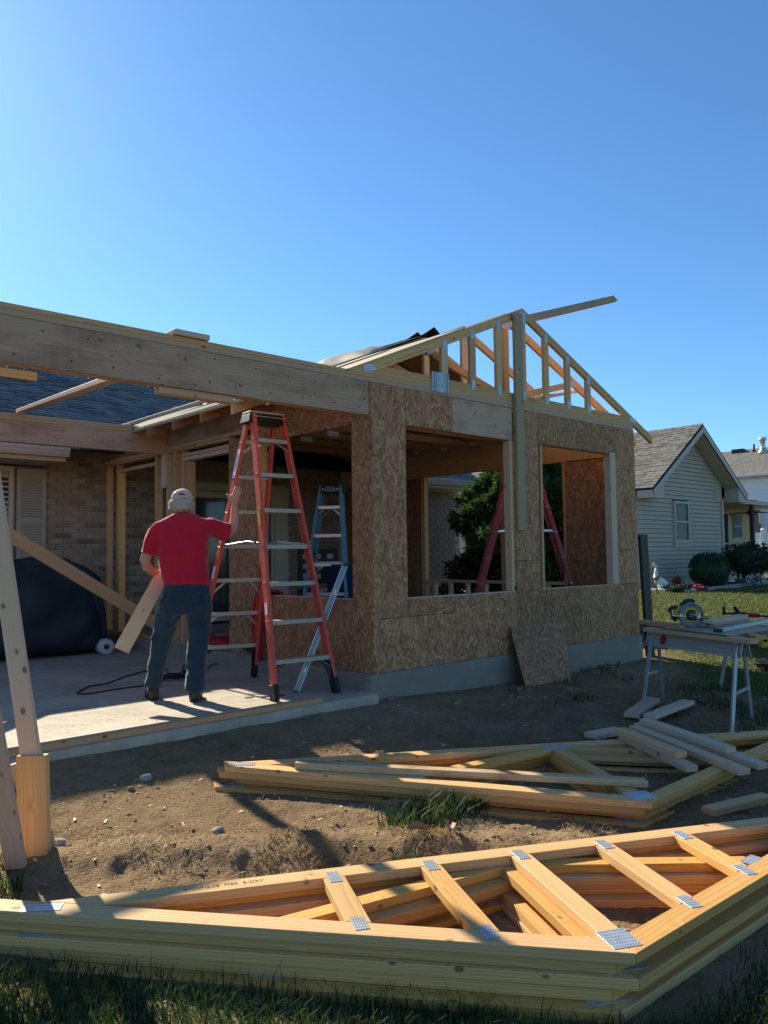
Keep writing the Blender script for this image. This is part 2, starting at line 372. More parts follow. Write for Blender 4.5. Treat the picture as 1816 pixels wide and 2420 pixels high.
# ------------------------------------------------------------------ object helpers
def link(name, me, mat=None, parent=None, mw=None):
    o = D.objects.new(name, me); COL.objects.link(o)
    if mat is not None and me is not None and not me.materials: me.materials.append(MT[mat] if isinstance(mat, str) else mat)
    if mw is not None: o.matrix_basis = mw
    if parent is not None:
        o.parent = parent; o.matrix_parent_inverse = parent.matrix_basis.inverted()
    return o
def empty(name, loc, parent=None):
    o = D.objects.new(name, None); COL.objects.link(o); o.empty_display_size = .1
    o.matrix_basis = Matrix.Translation(Vector(loc))
    if parent is not None:
        o.parent = parent; o.matrix_parent_inverse = parent.matrix_basis.inverted()
    return o
def tag(o, label, cat, group=None):
    o['label'] = label; o['category'] = cat
    if group: o['group'] = group
    return o
def struct(o, kind='structure'): o['kind'] = kind; return o
_cache = {}
def chamfer_box(l, w, t, b):
    """box of l x w x t about its centre with chamfered edges: 44 triangles"""
    key = (round(l, 4), round(w, 4), round(t, 4), round(b, 4))
    h = np.array([l, w, t])/2
    vs = []; idx = {}
    for sx in (-1, 1):
        for sy in (-1, 1):
            for sz in (-1, 1):
                s = (sx, sy, sz)
                for ax in range(3):
                    p = [s[i]*(h[i]-(0 if i == ax else b)) for i in range(3)]
                    idx[(s, ax)] = len(vs); vs.append(p)
    fs = []
    for ax in range(3):
        o1, o2 = [(1, 2), (2, 0), (0, 1)][ax]
        for sg in (-1, 1):
            q = []
            for a, c in ((-1, -1), (1, -1), (1, 1), (-1, 1)):
                s = [0, 0, 0]; s[ax] = sg; s[o1] = a; s[o2] = c; q.append(idx[(tuple(s), ax)])
            fs.append(q if sg > 0 else q[::-1])
    for ax in range(3):
        o1, o2 = [(1, 2), (2, 0), (0, 1)][ax]
        for a in (-1, 1):
            for c in (-1, 1):
                def S(k):
                    s = [0, 0, 0]; s[ax] = k; s[o1] = a; s[o2] = c; return tuple(s)
                q = [idx[(S(-1), o1)], idx[(S(1), o1)], idx[(S(1), o2)], idx[(S(-1), o2)]]
                fs.append(q if a*c > 0 else q[::-1])
    for s in [(a, c, e) for a in (-1, 1) for c in (-1, 1) for e in (-1, 1)]:
        q = [idx[(s, 0)], idx[(s, 1)], idx[(s, 2)]]
        fs.append(q if s[0]*s[1]*s[2] > 0 else q[::-1])
    return vs, fs
def box_mesh(l, w, t, mat, b=None):
    if b is None: b = min(.0025, l*.2, w*.2, t*.2)
    key = (round(l, 4), round(w, 4), round(t, 4), mat)
    if key not in _cache:
        vs, fs = chamfer_box(l, w, t, b)
        me = D.meshes.new('board'); me.from_pydata(vs, [], fs); me.update(); me.materials.append(MT[mat]); _cache[key] = me
    return _cache[key]
def frame(x, yh, o):
    """matrix with local X along x and local Y nearest to yh"""
    x = Vector(x).normalized(); yh = Vector(yh); z = x.cross(yh).normalized(); y = z.cross(x)
    m = Matrix.Identity(4)
    for i in range(3): m[i][0], m[i][1], m[i][2], m[i][3] = x[i], y[i], z[i], o[i]
    return m
def board(name, a, b, w, t, mat, parent=None, side=(0, 0, 1), bev=None):
    """a board from a to b; width w along side, thickness t across"""
    a = Vector(a); b = Vector(b); d = b-a
    return link(name, box_mesh(d.length, w, t, mat, bev), None, parent, frame(d, side, (a+b)/2))
def abox(name, p0, p1, mat, parent=None, bev=None, long=None):
    """axis-aligned box between two corners, local X along its longest side"""
    p0 = np.array(p0, float); p1 = np.array(p1, float); s = np.abs(p1-p0); c = Vector((p0+p1)/2)
    o = list(np.argsort(-s)) if long is None else [long]+[i for i in np.argsort(-s) if i != long]
    ex = Vector([1.0 if i == o[0] else 0 for i in range(3)]); ey = Vector([1.0 if i == o[1] else 0 for i in range(3)])
    return link(name, box_mesh(s[o[0]], s[o[1]], s[o[2]], mat, bev), None, parent, frame(ex, ey, c))
def mesh(name, vs, fs, mat, parent=None, mw=None, smoothf=False):
    me = D.meshes.new(name); me.from_pydata([tuple(v) for v in vs], [], fs); me.update()
    if smoothf: me.polygons.foreach_set('use_smooth', [True]*len(me.polygons))
    return link(name, me, mat, parent, mw)
def bmobj(name, bm, mat, parent=None, mw=None, smoothf=False, bevel=0):
    if bevel: bmesh.ops.bevel(bm, geom=bm.edges[:], offset=bevel, segments=1, affect='EDGES', clamp_overlap=True)
    bmesh.ops.recalc_face_normals(bm, faces=bm.faces[:])
    me = D.meshes.new(name); bm.to_mesh(me); bm.free()
    if smoothf: me.polygons.foreach_set('use_smooth', [True]*len(me.polygons))
    return link(name, me, mat, parent, mw)
def prism(name, poly, t, mat, parent=None, mw=None, bevel=.0025):
    """polygon in local XY extruded from z=0 to z=t"""
    bm = bmesh.new()
    lo = [bm.verts.new((x, y, 0)) for x, y in poly]; hi = [bm.verts.new((x, y, t)) for x, y in poly]
    bm.faces.new(lo[::-1]); bm.faces.new(hi); n = len(poly)
    for i in range(n): bm.faces.new((lo[i], lo[(i+1) % n], hi[(i+1) % n], hi[i]))
    return bmobj(name, bm, mat, parent, mw, bevel=bevel)
def tube_into(bm, pts, radii, seg=10, ell=None, up=(0, 0, 1)):
    """closed tube through pts; radii floats or (side, up) pairs"""
    pts = [Vector(p) for p in pts]; rings = []
    for i, p in enumerate(pts):
        d = (pts[min(i+1, len(pts)-1)]-pts[max(i-1, 0)]).normalized()
        u = Vector(up)
        if abs(d.dot(u)) > .95: u = Vector((0, 1, 0)) if abs(d.y) < .9 else Vector((1, 0, 0))
        s = d.cross(u).normalized(); w = s.cross(d).normalized()
        r = radii[i] if isinstance(radii, (list, tuple)) else radii
        ra, rb = r if isinstance(r, (tuple, list)) else (r, r)
        rings.append([bm.verts.new(p+s*math.cos(2*math.pi*k/seg)*ra+w*math.sin(2*math.pi*k/seg)*rb) for k in range(seg)])
    for a, b in zip(rings, rings[1:]):
        for k in range(seg): bm.faces.new((a[k], a[(k+1) % seg], b[(k+1) % seg], b[k]))
    bm.faces.new(rings[0][::-1]); bm.faces.new(rings[-1])
def tube(name, pts, radii, mat, parent=None, seg=10, smoothf=True, up=(0, 0, 1)):
    bm = bmesh.new(); tube_into(bm, pts, radii, seg, up=up)
    return bmobj(name, bm, mat, parent, smoothf=smoothf)
def lathe(name, prof, mat, parent=None, mw=None, seg=24, smoothf=True):
    bm = bmesh.new(); rings = [[bm.verts.new((r*math.cos(2*math.pi*k/seg), r*math.sin(2*math.pi*k/seg), z)) for k in range(seg)] for r, z in prof]
    for a, b in zip(rings, rings[1:]):
        for k in range(seg): bm.faces.new((a[k], a[(k+1) % seg], b[(k+1) % seg], b[k]))
    bm.faces.new(rings[0][::-1]); bm.faces.new(rings[-1])
    return bmobj(name, bm, mat, parent, mw, smoothf=smoothf)
def text(name, body, size, mat, mw, parent=None):
    cu = D.curves.new(name, 'FONT'); cu.body = body; cu.size = size; cu.align_x = 'CENTER'; cu.align_y = 'CENTER'; cu.extrude = .0004
    tmp = D.objects.new(name, cu); COL.objects.link(tmp)
    me = D.meshes.new_from_object(tmp.evaluated_get(bpy.context.evaluated_depsgraph_get())); D.objects.remove(tmp)
    me.materials.clear(); me.materials.append(MT[mat])
    o = D.objects.new(name, me); COL.objects.link(o); o.matrix_basis = mw
    if parent is not None: o.parent = parent; o.matrix_parent_inverse = parent.matrix_basis.inverted()
    return o
def np_mesh(name, V, F, mat, kind=None, parent=None):
    """fast mesh from numpy arrays; F is n x 3 or n x 4"""
    me = D.meshes.new(name); n = len(V); k = F.shape[1]; m = len(F)
    me.vertices.add(n); me.vertices.foreach_set('co', V.astype(np.float32).ravel())
    me.loops.add(m*k); me.loops.foreach_set('vertex_index', F.astype(np.int32).ravel())
    me.polygons.add(m); me.polygons.foreach_set('loop_start', np.arange(0, m*k, k, dtype=np.int32)); me.polygons.foreach_set('loop_total', np.full(m, k, dtype=np.int32))
    me.update(calc_edges=True); me.validate()
    o = link(name, me, mat, parent)
    if kind: o['kind'] = kind
    return o
# ------------------------------------------------------------------ ground, patio
def axis(lo, hi, step, far_lo, far_hi):
    a = list(np.arange(lo, hi+1e-6, step)); d = step
    while a[-1] < far_hi: d *= 1.22; a.append(a[-1]+d)
    d = step
    while a[0] > far_lo: d *= 1.22; a.insert(0, a[0]-d)
    return np.array(a)
gx = axis(-4.6, 2.6, .024, -500, 900); gy = axis(-4.6, 0.1, .024, -400, 1000)
X, Y = np.meshgrid(gx, gy); Z = ground(X, Y)
inside = (X > -9) & (X < 4.35) & (Y > 0.02) & (Y < 5.7)
Z = np.where(inside, np.minimum(Z, -.45), Z)
nx_, ny_ = len(gx), len(gy); I = np.arange(nx_*ny_).reshape(ny_, nx_)
F = np.stack([I[:-1, :-1], I[:-1, 1:], I[1:, 1:], I[1:, :-1]], -1).reshape(-1, 4)
g_o = np_mesh('ground', np.stack([X, Y, Z], -1).reshape(-1, 3), F, 'ground', 'structure')
g_o.data.polygons.foreach_set('use_smooth', [True]*len(g_o.data.polygons))
# patio slab with a rounded front edge
pr = [(-.105, -.62), (-.105, -.19), (-.10, -.168), (-.088, -.155), (-.07, -.15), (5.76, -.15), (5.76, -.62)]
bm = bmesh.new()
ends = [[bm.verts.new((x, y, z)) for y, z in pr] for x in (-14, -.035)]
n = len(pr)
for i in range(n): bm.faces.new((ends[0][i], ends[0][(i+1) % n], ends[1][(i+1) % n], ends[1][i]))
bm.faces.new(ends[0]); bm.faces.new(ends[1][::-1])
struct(bmobj('patio', bm, 'slab'))

# ------------------------------------------------------------------ the existing brick house
house = tag(empty('brick_house', (-2, 5.85, -.15)), 'low brick house with dark shingle roof and tan shutter behind the man', 'house')
wall = abox('brick_wall', (-9, 5.862, -.5), (7.6, 6.1, 2.62), 'mortar', house)
BL, BH, BJ = .196, .066, .011
bricks = []; rest = bmesh.new()
for r in range(-1, 36):
    z = -.15+r*(BH+BJ)+BH/2
    off = (r % 2)*.1035
    for c in range(-50, 40):
        x = c*(BL+BJ)+off
        if -1.27 < x+.098 and x-.098 < -1.17 and 1.0 < z < 2.32: continue
        if 1.20 < x < 3.22 and z < 2.2: continue
        if x < -6 or x > 7.5 or z > 2.55: continue
        bricks.append((x, z))
vis = lambda b: (0 if (-1.45 < b[0] < .12 and b[1] > .3) else 1 if (0.1 < b[0] < 1.2 and b[1] > .2) else 2)
bricks.sort(key=lambda b: (vis(b), abs(b[0]-.2)))
for i, (x, z) in enumerate(bricks):
    j = rnd.uniform(-.003, .003)
    if i < 300:
        o = link('brick', box_mesh(BL, BH, .05, 'brick', .004), None, wall, frame((1, rnd.uniform(-.006, .006), rnd.uniform(-.008, .008)), (0, 0, 1), (x, 5.868+j, z)))
    else:
        vs, fs = chamfer_box(BL, BH, .05, .004)
        q = [rest.verts.new((x+a, 5.868+j+c, z+b)) for a, b, c in vs]
        for f in fs: rest.faces.new([q[k] for k in f])
struct(bmobj('bricks', rest, 'brick', wall), 'stuff')
# window at the far left with its shutter
win = abox('window', (-2.15, 5.80, 1.0), (-1.19, 5.83, 2.26), 'dark', house)
for a in ((-1.25, 1.0, -1.19, 2.26), (-2.15, 2.19, -1.25, 2.26), (-2.15, 1.0, -1.25, 1.07)):
    abox('frame', (a[0], 5.775, a[1]), (a[2], 5.842, a[3]), 'trim', win)
abox('pane', (-2.15, 5.795, 1.07), (-1.25, 5.799, 2.19), 'glass', win)
for k in range(16):
    z = 1.1+k*.068
    board('blind_slat', (-2.15, 5.787, z), (-1.255, 5.787, z), .03, .003, 'trim', win, side=(0, .5, 1))
shx0, shx1 = -1.145, -.765
sh = abox('shutter', (shx0, 5.815, 1.0), (shx1, 5.835, 2.24), 'shutter', house)
for x in (shx0, shx1-.055): abox('stile', (x, 5.795, 1.0), (x+.055, 5.817, 2.24), 'shutter', sh)
for z0, z1 in ((2.15, 2.24), (1.0, 1.08), (1.50, 1.57)): abox('rail', (shx0+.056, 5.797, z0), (shx1-.056, 5.816, z1), 'shutter', sh)
bm = bmesh.new(); arc = [(shx0+.057, 2.149)]+[(shx0+.057+.266*k/10, 2.118-.028*abs(math.cos(math.pi*k/10))**1.5+.02) for k in range(11)]+[(shx1-.057, 2.149)]
v1 = [bm.verts.new((a, 5.80, b)) for a, b in arc]; v2 = [bm.verts.new((a, 5.815, b)) for a, b in arc]
bm.faces.new(v1); bm.faces.new(v2[::-1])
for i in range(len(arc)): bm.faces.new((v1[i], v1[(i+1) % len(arc)], v2[(i+1) % len(arc)], v2[i]))
bmobj('arched_rail', bm, 'shutter', sh)
z = 1.10
while z < 2.12:
    if not 1.48 < z < 1.585: board('slat', (shx0+.05, 5.806, z), (shx1-.05, 5.806, z), .034, .006, 'shutter', sh, side=(0, -.55, -1))
    z += .0345
# sliding door inside the addition
dr = abox('sliding_door', (1.30, 5.83, -.02), (3.2, 5.86, 2.20), 'dark', house)
abox('head_trim', (1.25, 5.79, 2.07), (3.25, 5.845, 2.2), 'trim', dr)
for x in (1.25, 2.95): abox('side_trim', (x, 5.792, 0), (x+.27 if x > 2 else x+.1, 5.846, 2.069), 'trim', dr)
abox('pane', (1.42, 5.815, .12), (2.9, 5.82, 1.98), 'glass', dr)
for a, b in (((1.36, 0), (1.43, 2.06)), ((2.10, 0), (2.20, 2.06)), ((2.88, 0), (2.945, 2.06))):
    abox('door_stile', (a[0], 5.80, a[1]), (b[0], 5.828, b[1]), 'trim', dr)
abox('door_rail', (1.431, 5.802, .02), (2.879, 5.827, .14), 'trim', dr); abox('door_rail', (1.431, 5.802, 1.96), (2.879, 5.827, 2.06), 'trim', dr)
# eave: gutter, soffit, fascia
EY, EZ, RY, RZ = 5.17, 2.46, 8.82, 4.29
def gutter(x0, x1):
    sec = [(0, .0), (-.105, .0), (-.11, -.02), (-.092, -.055), (-.088, -.075), (-.07, -.115), (0, -.115), (0, -.105), (-.062, -.105), (-.078, -.07), (-.098, -.012), (-.008, -.012)]
    bm = bmesh.new(); e = [[bm.verts.new((x, EY+y, EZ-.0+z)) for y, z in sec] for x in (x0, x1)]
    for i in range(len(sec)): bm.faces.new((e[0][i], e[0][(i+1) % len(sec)], e[1][(i+1) % len(sec)], e[1][i]))
    bm.faces.new(e[0]); bm.faces.new(e[1][::-1])
    bmobj('gutter', bm, 'gutter', house)
gutter(-9, -.72); gutter(4.62, 7.4)
abox('fascia', (-9, EY+.004, EZ-.17), (-.735, EY+.03, EZ-.002), 'gutter', house)
abox('fascia', (4.62, EY+.004, EZ-.17), (7.4, EY+.03, EZ-.002), 'trim', house)
abox('end_fascia', (-.755, EY+.034, EZ-.15), (-.73, 5.845, EZ-.02), 'gutter', house)
abox('soffit', (-9, EY+.034, EZ-.172), (-.76, 5.858, EZ-.16), 'gutter', house)
abox('soffit', (4.66, EY+.034, EZ-.172), (7.4, 5.858, EZ-.16), 'gutter', house)
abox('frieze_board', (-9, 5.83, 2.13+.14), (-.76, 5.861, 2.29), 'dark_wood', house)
# roof slab and its shingle courses
sl_ = Vector((0, RY-EY, RZ-EZ)); L = sl_.length; sd = sl_.normalized(); nrm = Vector((0, -sd.z, sd.y))
roof = mesh('roof', [(-9.2, EY-.03, EZ-.01), (7.5, EY-.03, EZ-.01), (7.5, RY, RZ), (-9.2, RY, RZ), (-9.2, 2*RY-EY, EZ), (7.5, 2*RY-EY, EZ)], [(0, 1, 2, 3), (3, 2, 5, 4)], 'felt', house)
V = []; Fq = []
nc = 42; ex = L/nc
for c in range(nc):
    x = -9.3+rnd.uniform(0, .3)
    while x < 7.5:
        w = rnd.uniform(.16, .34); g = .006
        if 1.0 < x < 4.2 and (c+1)*ex < 2.2: x += w; continue  # courses left out here; bare black felt stands in for shade under the addition
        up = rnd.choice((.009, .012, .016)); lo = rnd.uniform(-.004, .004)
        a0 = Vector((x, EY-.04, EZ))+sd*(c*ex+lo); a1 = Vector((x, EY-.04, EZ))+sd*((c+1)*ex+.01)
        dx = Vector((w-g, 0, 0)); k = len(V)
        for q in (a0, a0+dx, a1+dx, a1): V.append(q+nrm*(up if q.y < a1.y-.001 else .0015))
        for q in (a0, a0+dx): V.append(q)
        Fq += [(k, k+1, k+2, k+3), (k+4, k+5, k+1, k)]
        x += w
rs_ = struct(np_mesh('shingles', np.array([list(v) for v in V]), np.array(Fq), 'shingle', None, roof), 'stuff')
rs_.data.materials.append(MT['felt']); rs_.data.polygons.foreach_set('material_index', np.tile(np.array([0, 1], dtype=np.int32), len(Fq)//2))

# ------------------------------------------------------------------ the framed addition
add = tag(empty('house_addition', (2.2, 2.8, -.2)), 'half built house addition of OSB sheets and bare studs with open roof trusses', 'building')
XR = 4.40; DP = 5.74
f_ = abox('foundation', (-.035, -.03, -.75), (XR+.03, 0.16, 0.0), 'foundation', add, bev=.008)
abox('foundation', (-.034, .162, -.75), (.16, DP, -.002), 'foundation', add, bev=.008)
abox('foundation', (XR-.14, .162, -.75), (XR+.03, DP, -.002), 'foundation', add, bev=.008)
abox('floor', (.162, .163, -.3), (XR-.142, DP, -.02), 'slab', add)
ZS, ZO, ZT = .636, 2.207, 2.548
w1l, w1r = .42, 1.985
c5 = crop(850, 980, .4036)
w2l = px(*c5(1040, 175), 1, 0).x; w2r = px(*c5(1515, 985), 1, 0).x
zs2 = px(*c5(1300, 1005), 1, 0).z; zo2 = px(*c5(1250, 200), 1, 0).z
def sheet(x0, x1, z0, z1, mat='osb'):
    g = .003; rot = 1 if rnd.random() < .8 else 0
    return abox('osb_sheet', (x0+g, -.0118+rnd.uniform(-.001, .001), z0+g), (x1-g, 0.0, z1-g), mat, add, bev=.001, long=2 if rot else 0)
sheet(.0, w1l, .47, ZT); sheet(.0, 1.05, 0, .47); sheet(w1l, 1.05, .47, ZS-.004); sheet(w1l, 1.05, ZO, ZT)
sheet(1.05, 1.985, 0, ZS-.004)
sheet(1.985, w2l, .95, ZT); sheet(1.985, 3.15, 0, zs2-.004); sheet(1.985, w2l, zs2-.004, .95)
sheet(w2l, 3.15, zo2, ZT); sheet(3.15, w2r, zo2, ZT); sheet(3.15, 4.2, 0, zs2-.004)
sheet(w2r, XR, 1.05, ZT); sheet(w2r, XR, zs2-.004, 1.05); sheet(4.2, XR, 0, zs2-.004)
# front wall framing behind the sheets
def stud(x0, x1, z0, z1, y0=.003, y1=.092, mat='pine', name='stud'): return abox(name, (x0, y0, z0), (x1, y1, z1), mat, add)
for x in (.002, .045, w1l-.042, 1.06, 1.5, w1l+.4): stud(x, x+.038, .04 if x not in (1.5,) else .04, ZS-.045 if w1l <= x < w1r-.05 else ZT-.08)
abox('bottom_plate', (.0, .003, .001), (XR, .092, .038), 'pine', add)
abox('window_sill', (w1l-.04, .001, ZS-.042), (w1r+.04, .094, ZS), 'white_pine', add)
abox('window_sill', (w2l-.04, .001, zs2-.042), (w2r+.04, .094, zs2), 'white_pine', add)
abox('header_beam', (1.052, -.006, ZO), (1.975, .08, ZT-.003), 'beam_wood', add)
abox('header_beam', (w1l-.1, .004, ZO+.002), (1.05, .08, ZT-.003), 'pine', add)
abox('header_beam', (1.976, .004, ZO+.002), (XR-.1, .08, ZT-.003), 'pine', add)
abox('trim_block', (1.976, -.0135, ZO-.005), (1.984, -.002, ZT-.05), 'green_plastic', add)
stud(1.925, 1.963, ZS+.001, ZO-.002, -.004, .085, 'white_pine')
stud(1.966, 2.004, ZS+.05, ZO-.002, .003, .092)
for x in (2.1, 2.3, 2.46): stud(x, x+.038, .04, ZO)
stud(w2r-.125, w2r-.002, zs2+.002, zo2+.02, -.014, .075, 'white_pine')
stud(XR-.04, XR-.002, .04, ZO); stud(3.9, 3.938, .04, zs2-.045); stud(3.1, 3.138, .04, zs2-.045)
# the tall treated post nailed to the face
post = board('post', (2.058, -.034, 1.265), (2.062, -.034, 3.57), .132, .038, 'green_wood', add, side=(1, 0, 0))
# top plates run on over the porch beams
for k in range(2):
    z = ZT+.0015+k*.0385
    cuts = (-4.6, -.55+k*.9, 2.6-k*.7, XR+.005)
    for a, b in zip(cuts, cuts[1:]): abox('top_plate', (a+.001, -.004+.002*k, z), (b-.001, .088, z+.0375), 'white_pine' if k == 0 else 'pine', add)
PT = ZT+.079
# porch beams
for y0, y1 in ((.0, .036), (.038, .074), (.076, .112)):
    abox('porch_beam', (-4.6, y0, 2.252), (-.014, y1, ZT), 'beam_wood', add)
for y0, y1 in ((3.80, 3.838), (3.84, 3.878)):
    abox('porch_beam', (-6.5, y0, 2.30), (-.002, y1, 2.537), 'beam_wood', add)
for k in range(2): abox('top_plate', (-6.5, 3.798, 2.5385+k*.038), (-.004-.002*k, 3.886, 2.576+k*.038), 'pine', add)
# nail heads and bolts on the front beam
for i in range(20):
    x = -3.1+i*.158+rnd.uniform(-.03, .03); z = 2.30 if i % 2 else 2.49
    link('bolt', box_mesh(.011, .011, .004, 'rubber'), None, add, frame((1, 0, 0), (0, 0, 1), (x, -.001, z+rnd.uniform(-.02, .02))))
for i in range(10):
    x = -1.6+i*.165; link('bolt', box_mesh(.012, .012, .004, 'rubber'), None, add, frame((1, 0, 0), (0, 0, 1), (x, 3.799, (2.36 if i % 2 else 2.48)+rnd.uniform(-.02, .02))))
# left wall in the plane x = 0
def lsheet(y0, y1, z0, z1, mat='osb'):
    g = .0022
    return abox('osb_sheet', (-.0118, y0+g, z0+g), (0, y1-g, z1-g), mat, add, bev=.001, long=2 if (z1-z0) > .5 else 1)
OL = 1.78
lsheet(-.0118, .25, 0.0, ZT-.001); lsheet(.25, 1.22, 0, ZS-.004); lsheet(1.22, OL, 0, ZS-.004); lsheet(OL, 2.345, 0, 2.31)
# sheet over the opening with its slanted end
mw = frame((0, 1, 0), (0, 0, 1), (0, 0, 0))
prism('osb_sheet', [(.25, ZO), (OL, ZO), (OL, 2.35), (1.93, 2.37), (1.93, 2.575), (1.29, 2.563), (.25, ZT+.01)], -.0118, 'osb', add, frame((0, 1, 0), (0, 0, 1), (0, 0, 0)) @ Matrix.Translation((0, 0, 0)), .0008)
abox('window_sill', (.001, .25, ZS-.042), (.092, OL, ZS), 'white_pine', add)
for y in (.16, .205, OL+.001, 2.30): abox('stud', (.002, y, .04), (.09, y+.038, ZO), 'pine', add)
abox('stud', (-.002, OL-.04, ZS+.002), (.086, OL-.002, ZO-.002), 'truss_wood', add)
for y in (.65, 1.05, 1.45): abox('stud', (.002, y, .04), (.09, y+.038, ZS-.045), 'pine', add)
abox('header_beam', (.0, 1.935, 2.392), (.04, 3.795, 2.608), 'header_wood', add); abox('header_beam', (.043, .1, 2.39), (.083, 5.7, 2.6), 'header_wood', add)
abox('top_plate', (-.006, 2.11, 2.352), (.084, 5.7, 2.389), 'white_pine', add); abox('top_plate', (-.003, 2.36, 2.312), (.086, 3.1, 2.349), 'pine', add)
abox('top_plate', (-.003, 3.14, 2.312), (.086, 5.7, 2.349), 'pine', add)
abox('door_header', (-.004, 2.362, 2.23), (.036, 3.40, 2.268), 'white_pine', add); abox('door_header', (-.002, 2.362, 2.178), (.086, 3.40, 2.226), 'white_pine', add)
for y0, y1, z1, mt in ((3.26, 3.30, 2.17, 'pine'), (3.405, 3.443, 2.30, 'white_pine'), (3.61, 3.648, 2.31, 'pine'), (3.79, 3.83, 2.31, 'white_pine'), (4.10, 4.14, 2.31, 'truss_wood'), (5.20, 5.24, 2.20, 'truss_wood'), (5.26, 5.298, 2.31, 'pine'), (5.60, 5.64, 2.31, 'truss_wood')):
    abox('stud', (-.001, y0, .04), (.088, y1, z1), mt, add)
abox('stud', (-.04, 3.80, 1.89), (-.003, 3.89, 2.30), 'white_pine', add)
abox('door_header', (0.001, 4.14, 2.20), (.087, 5.26, 2.24), 'pine', add)
abox('bottom_plate', (-.002, 3.26, .001), (.09, 5.7, .039), 'pine', add)
# right wall in the plane x = XR
xi = XR-.09
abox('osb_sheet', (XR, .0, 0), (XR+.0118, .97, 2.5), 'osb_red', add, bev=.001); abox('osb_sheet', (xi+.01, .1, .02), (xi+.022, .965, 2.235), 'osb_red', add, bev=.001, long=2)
abox('header_beam', (xi, .1, 2.245), (xi+.045, 5.7, 2.50), 'truss_wood', add); abox('header_beam', (xi+.048, .1, 2.247), (XR, 5.7, 2.5), 'pine', add)
abox('top_plate', (xi-.003, .095, 2.503), (XR, 5.7, 2.60), 'pine', add)
abox('window_sill', (xi-.003, .98, ZS-.04), (XR, 3.62, ZS), 'pine', add)
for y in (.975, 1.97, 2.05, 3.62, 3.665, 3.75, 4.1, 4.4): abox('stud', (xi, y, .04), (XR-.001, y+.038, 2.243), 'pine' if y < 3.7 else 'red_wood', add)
for y in (1.3, 1.65, 2.4, 2.75, 3.1, 3.42): abox('stud', (xi+.002, y, .04), (XR-.002, y+.038, ZS-.042), 'pine', add)
abox('bottom_plate', (xi, .1, .001), (XR, 5.7, .038), 'pine', add)
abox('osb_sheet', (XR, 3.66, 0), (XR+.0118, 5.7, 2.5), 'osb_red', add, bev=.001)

# trusses: local x along the bottom chord, y up, z across (38 mm)
CW, TT = .089, .038
def truss(parent, mw, half, s, tail, kind, pname='chord', wood_='truss_wood', jit=0):
    """members and plates of one truss; parent carries them, mw places local coordinates"""
    dv = CW*math.sqrt(1+s*s)
    ap = s*half
    tm = mw
    def mem(nm, poly, mat=wood_, dz=0):
        xs = [p[0] for p in poly]; ys = [p[1] for p in poly]
        # local frame of the member: x along its first edge
        d = Vector((poly[1][0]-poly[0][0], poly[1][1]-poly[0][1], 0)).normalized(); c = Vector((sum(xs)/len(xs), sum(ys)/len(ys), 0))
        e = Vector((-d.y, d.x, 0))
        loc = [((p[0]-c.x)*d.x+(p[1]-c.y)*d.y, (p[0]-c.x)*e.x+(p[1]-c.y)*e.y) for p in poly]
        fm = Matrix.Identity(4)
        for i in range(3): fm[i][0], fm[i][1], fm[i][2], fm[i][3] = d[i], e[i], (0, 0, 1)[i], c[i]
        fm[2][3] = -TT/2+dz
        return prism(nm, loc, TT, mat, parent, tm @ fm, .0022)
    def plate(x, y, w, h, ang, both=True):
        for z in ((TT/2+.0012,) if not both else (TT/2+.0012, -TT/2-.0012)):
            fm = Matrix.Translation((x, y, z)) @ Matrix.Rotation(ang, 4, 'Z')
            link('connector_plate', box_mesh(w, h, .0018, 'plate_steel', .0003), None, parent, tm @ fm)
    xb0 = half-dv/s; xb1 = half-(CW+dv)/s; a = math.atan(s)
    mem('bottom_chord', [(-xb0, 0), (xb0, 0), (xb1, CW-.001), (-xb1, CW-.001)])
    for sg in (-1, 1):
        xt = half+tail
        poly = [(0, ap-dv), (0, ap), (sg*xt, -s*tail), (sg*xt, -s*tail-dv)]
        poly = [poly[1], poly[2], poly[3], poly[0]] if sg > 0 else [poly[2], poly[1], poly[0], poly[3]]
        poly = [(p[0]+(.0008*sg if abs(p[0]) < 1e-6 else 0), p[1]) for p in poly]
        mem('top_chord', poly)
        plate(sg*(half-.225), .053, .14, .058, -sg*a*.4)
    if kind == 'gable':
        for k in range(-4, 5):
            x = k*.411
            if abs(x) > half-.95: continue
            y1 = lambda xx: s*(half-abs(xx))-dv-.001
            if k == 0: mem('stud', [(-.044, CW), (-.044, y1(.044)), (.0, y1(0)), (.044, y1(.044)), (.044, CW)])
            else: mem('stud', [(x-.044, CW), (x-.044, y1(x-.044)), (x+.044, y1(x+.044)), (x+.044, CW)])
            plate(x, CW+.0, .052, .095, 0)
            if k: plate(x, y1(x)+.012, .052, .095, 0)
        plate(0, ap-.100, .11, .118, 0)
    else:
        y1 = lambda xx: s*(half-abs(xx))-dv-.001
        mem('web', [(-.044, CW), (-.044, y1(.044)), (0, y1(0)), (.044, y1(.044)), (.044, CW)])
        for sg in (-1, 1):
            x1 = sg*half*.5; yc = y1(x1)-.008; p0 = Vector((sg*.046, CW+.012)); p1 = Vector((x1, yc)); d = (p1-p0).normalized(); nn = Vector((-d.y, d.x))*.036
            mem('web', [tuple(p0-nn), tuple(p1-nn-d*.03), tuple(p1+nn-d*.012), tuple(p0+nn)] if sg > 0 else [tuple(p0+nn), tuple(p1+nn-d*.03), tuple(p1-nn-d*.012), tuple(p0-nn)])
            plate(x1-sg*.015, yc+.012, .11, .075, -sg*a)
        plate(0, CW-.005, .2, .085, 0); plate(0, ap-.115, .155, .12, 0)
def vframe(x, y, z):   # truss standing in the plane y
    return frame((1, 0, 0), (0, 0, 1), (x, y, z))
HG = 2.43; SG = .4265
gt = empty('gable_truss', (2.2, .02, PT), add)
truss(gt, vframe(2.205, .021, PT), HG, SG, .24, 'gable', wood_='gable_wood')
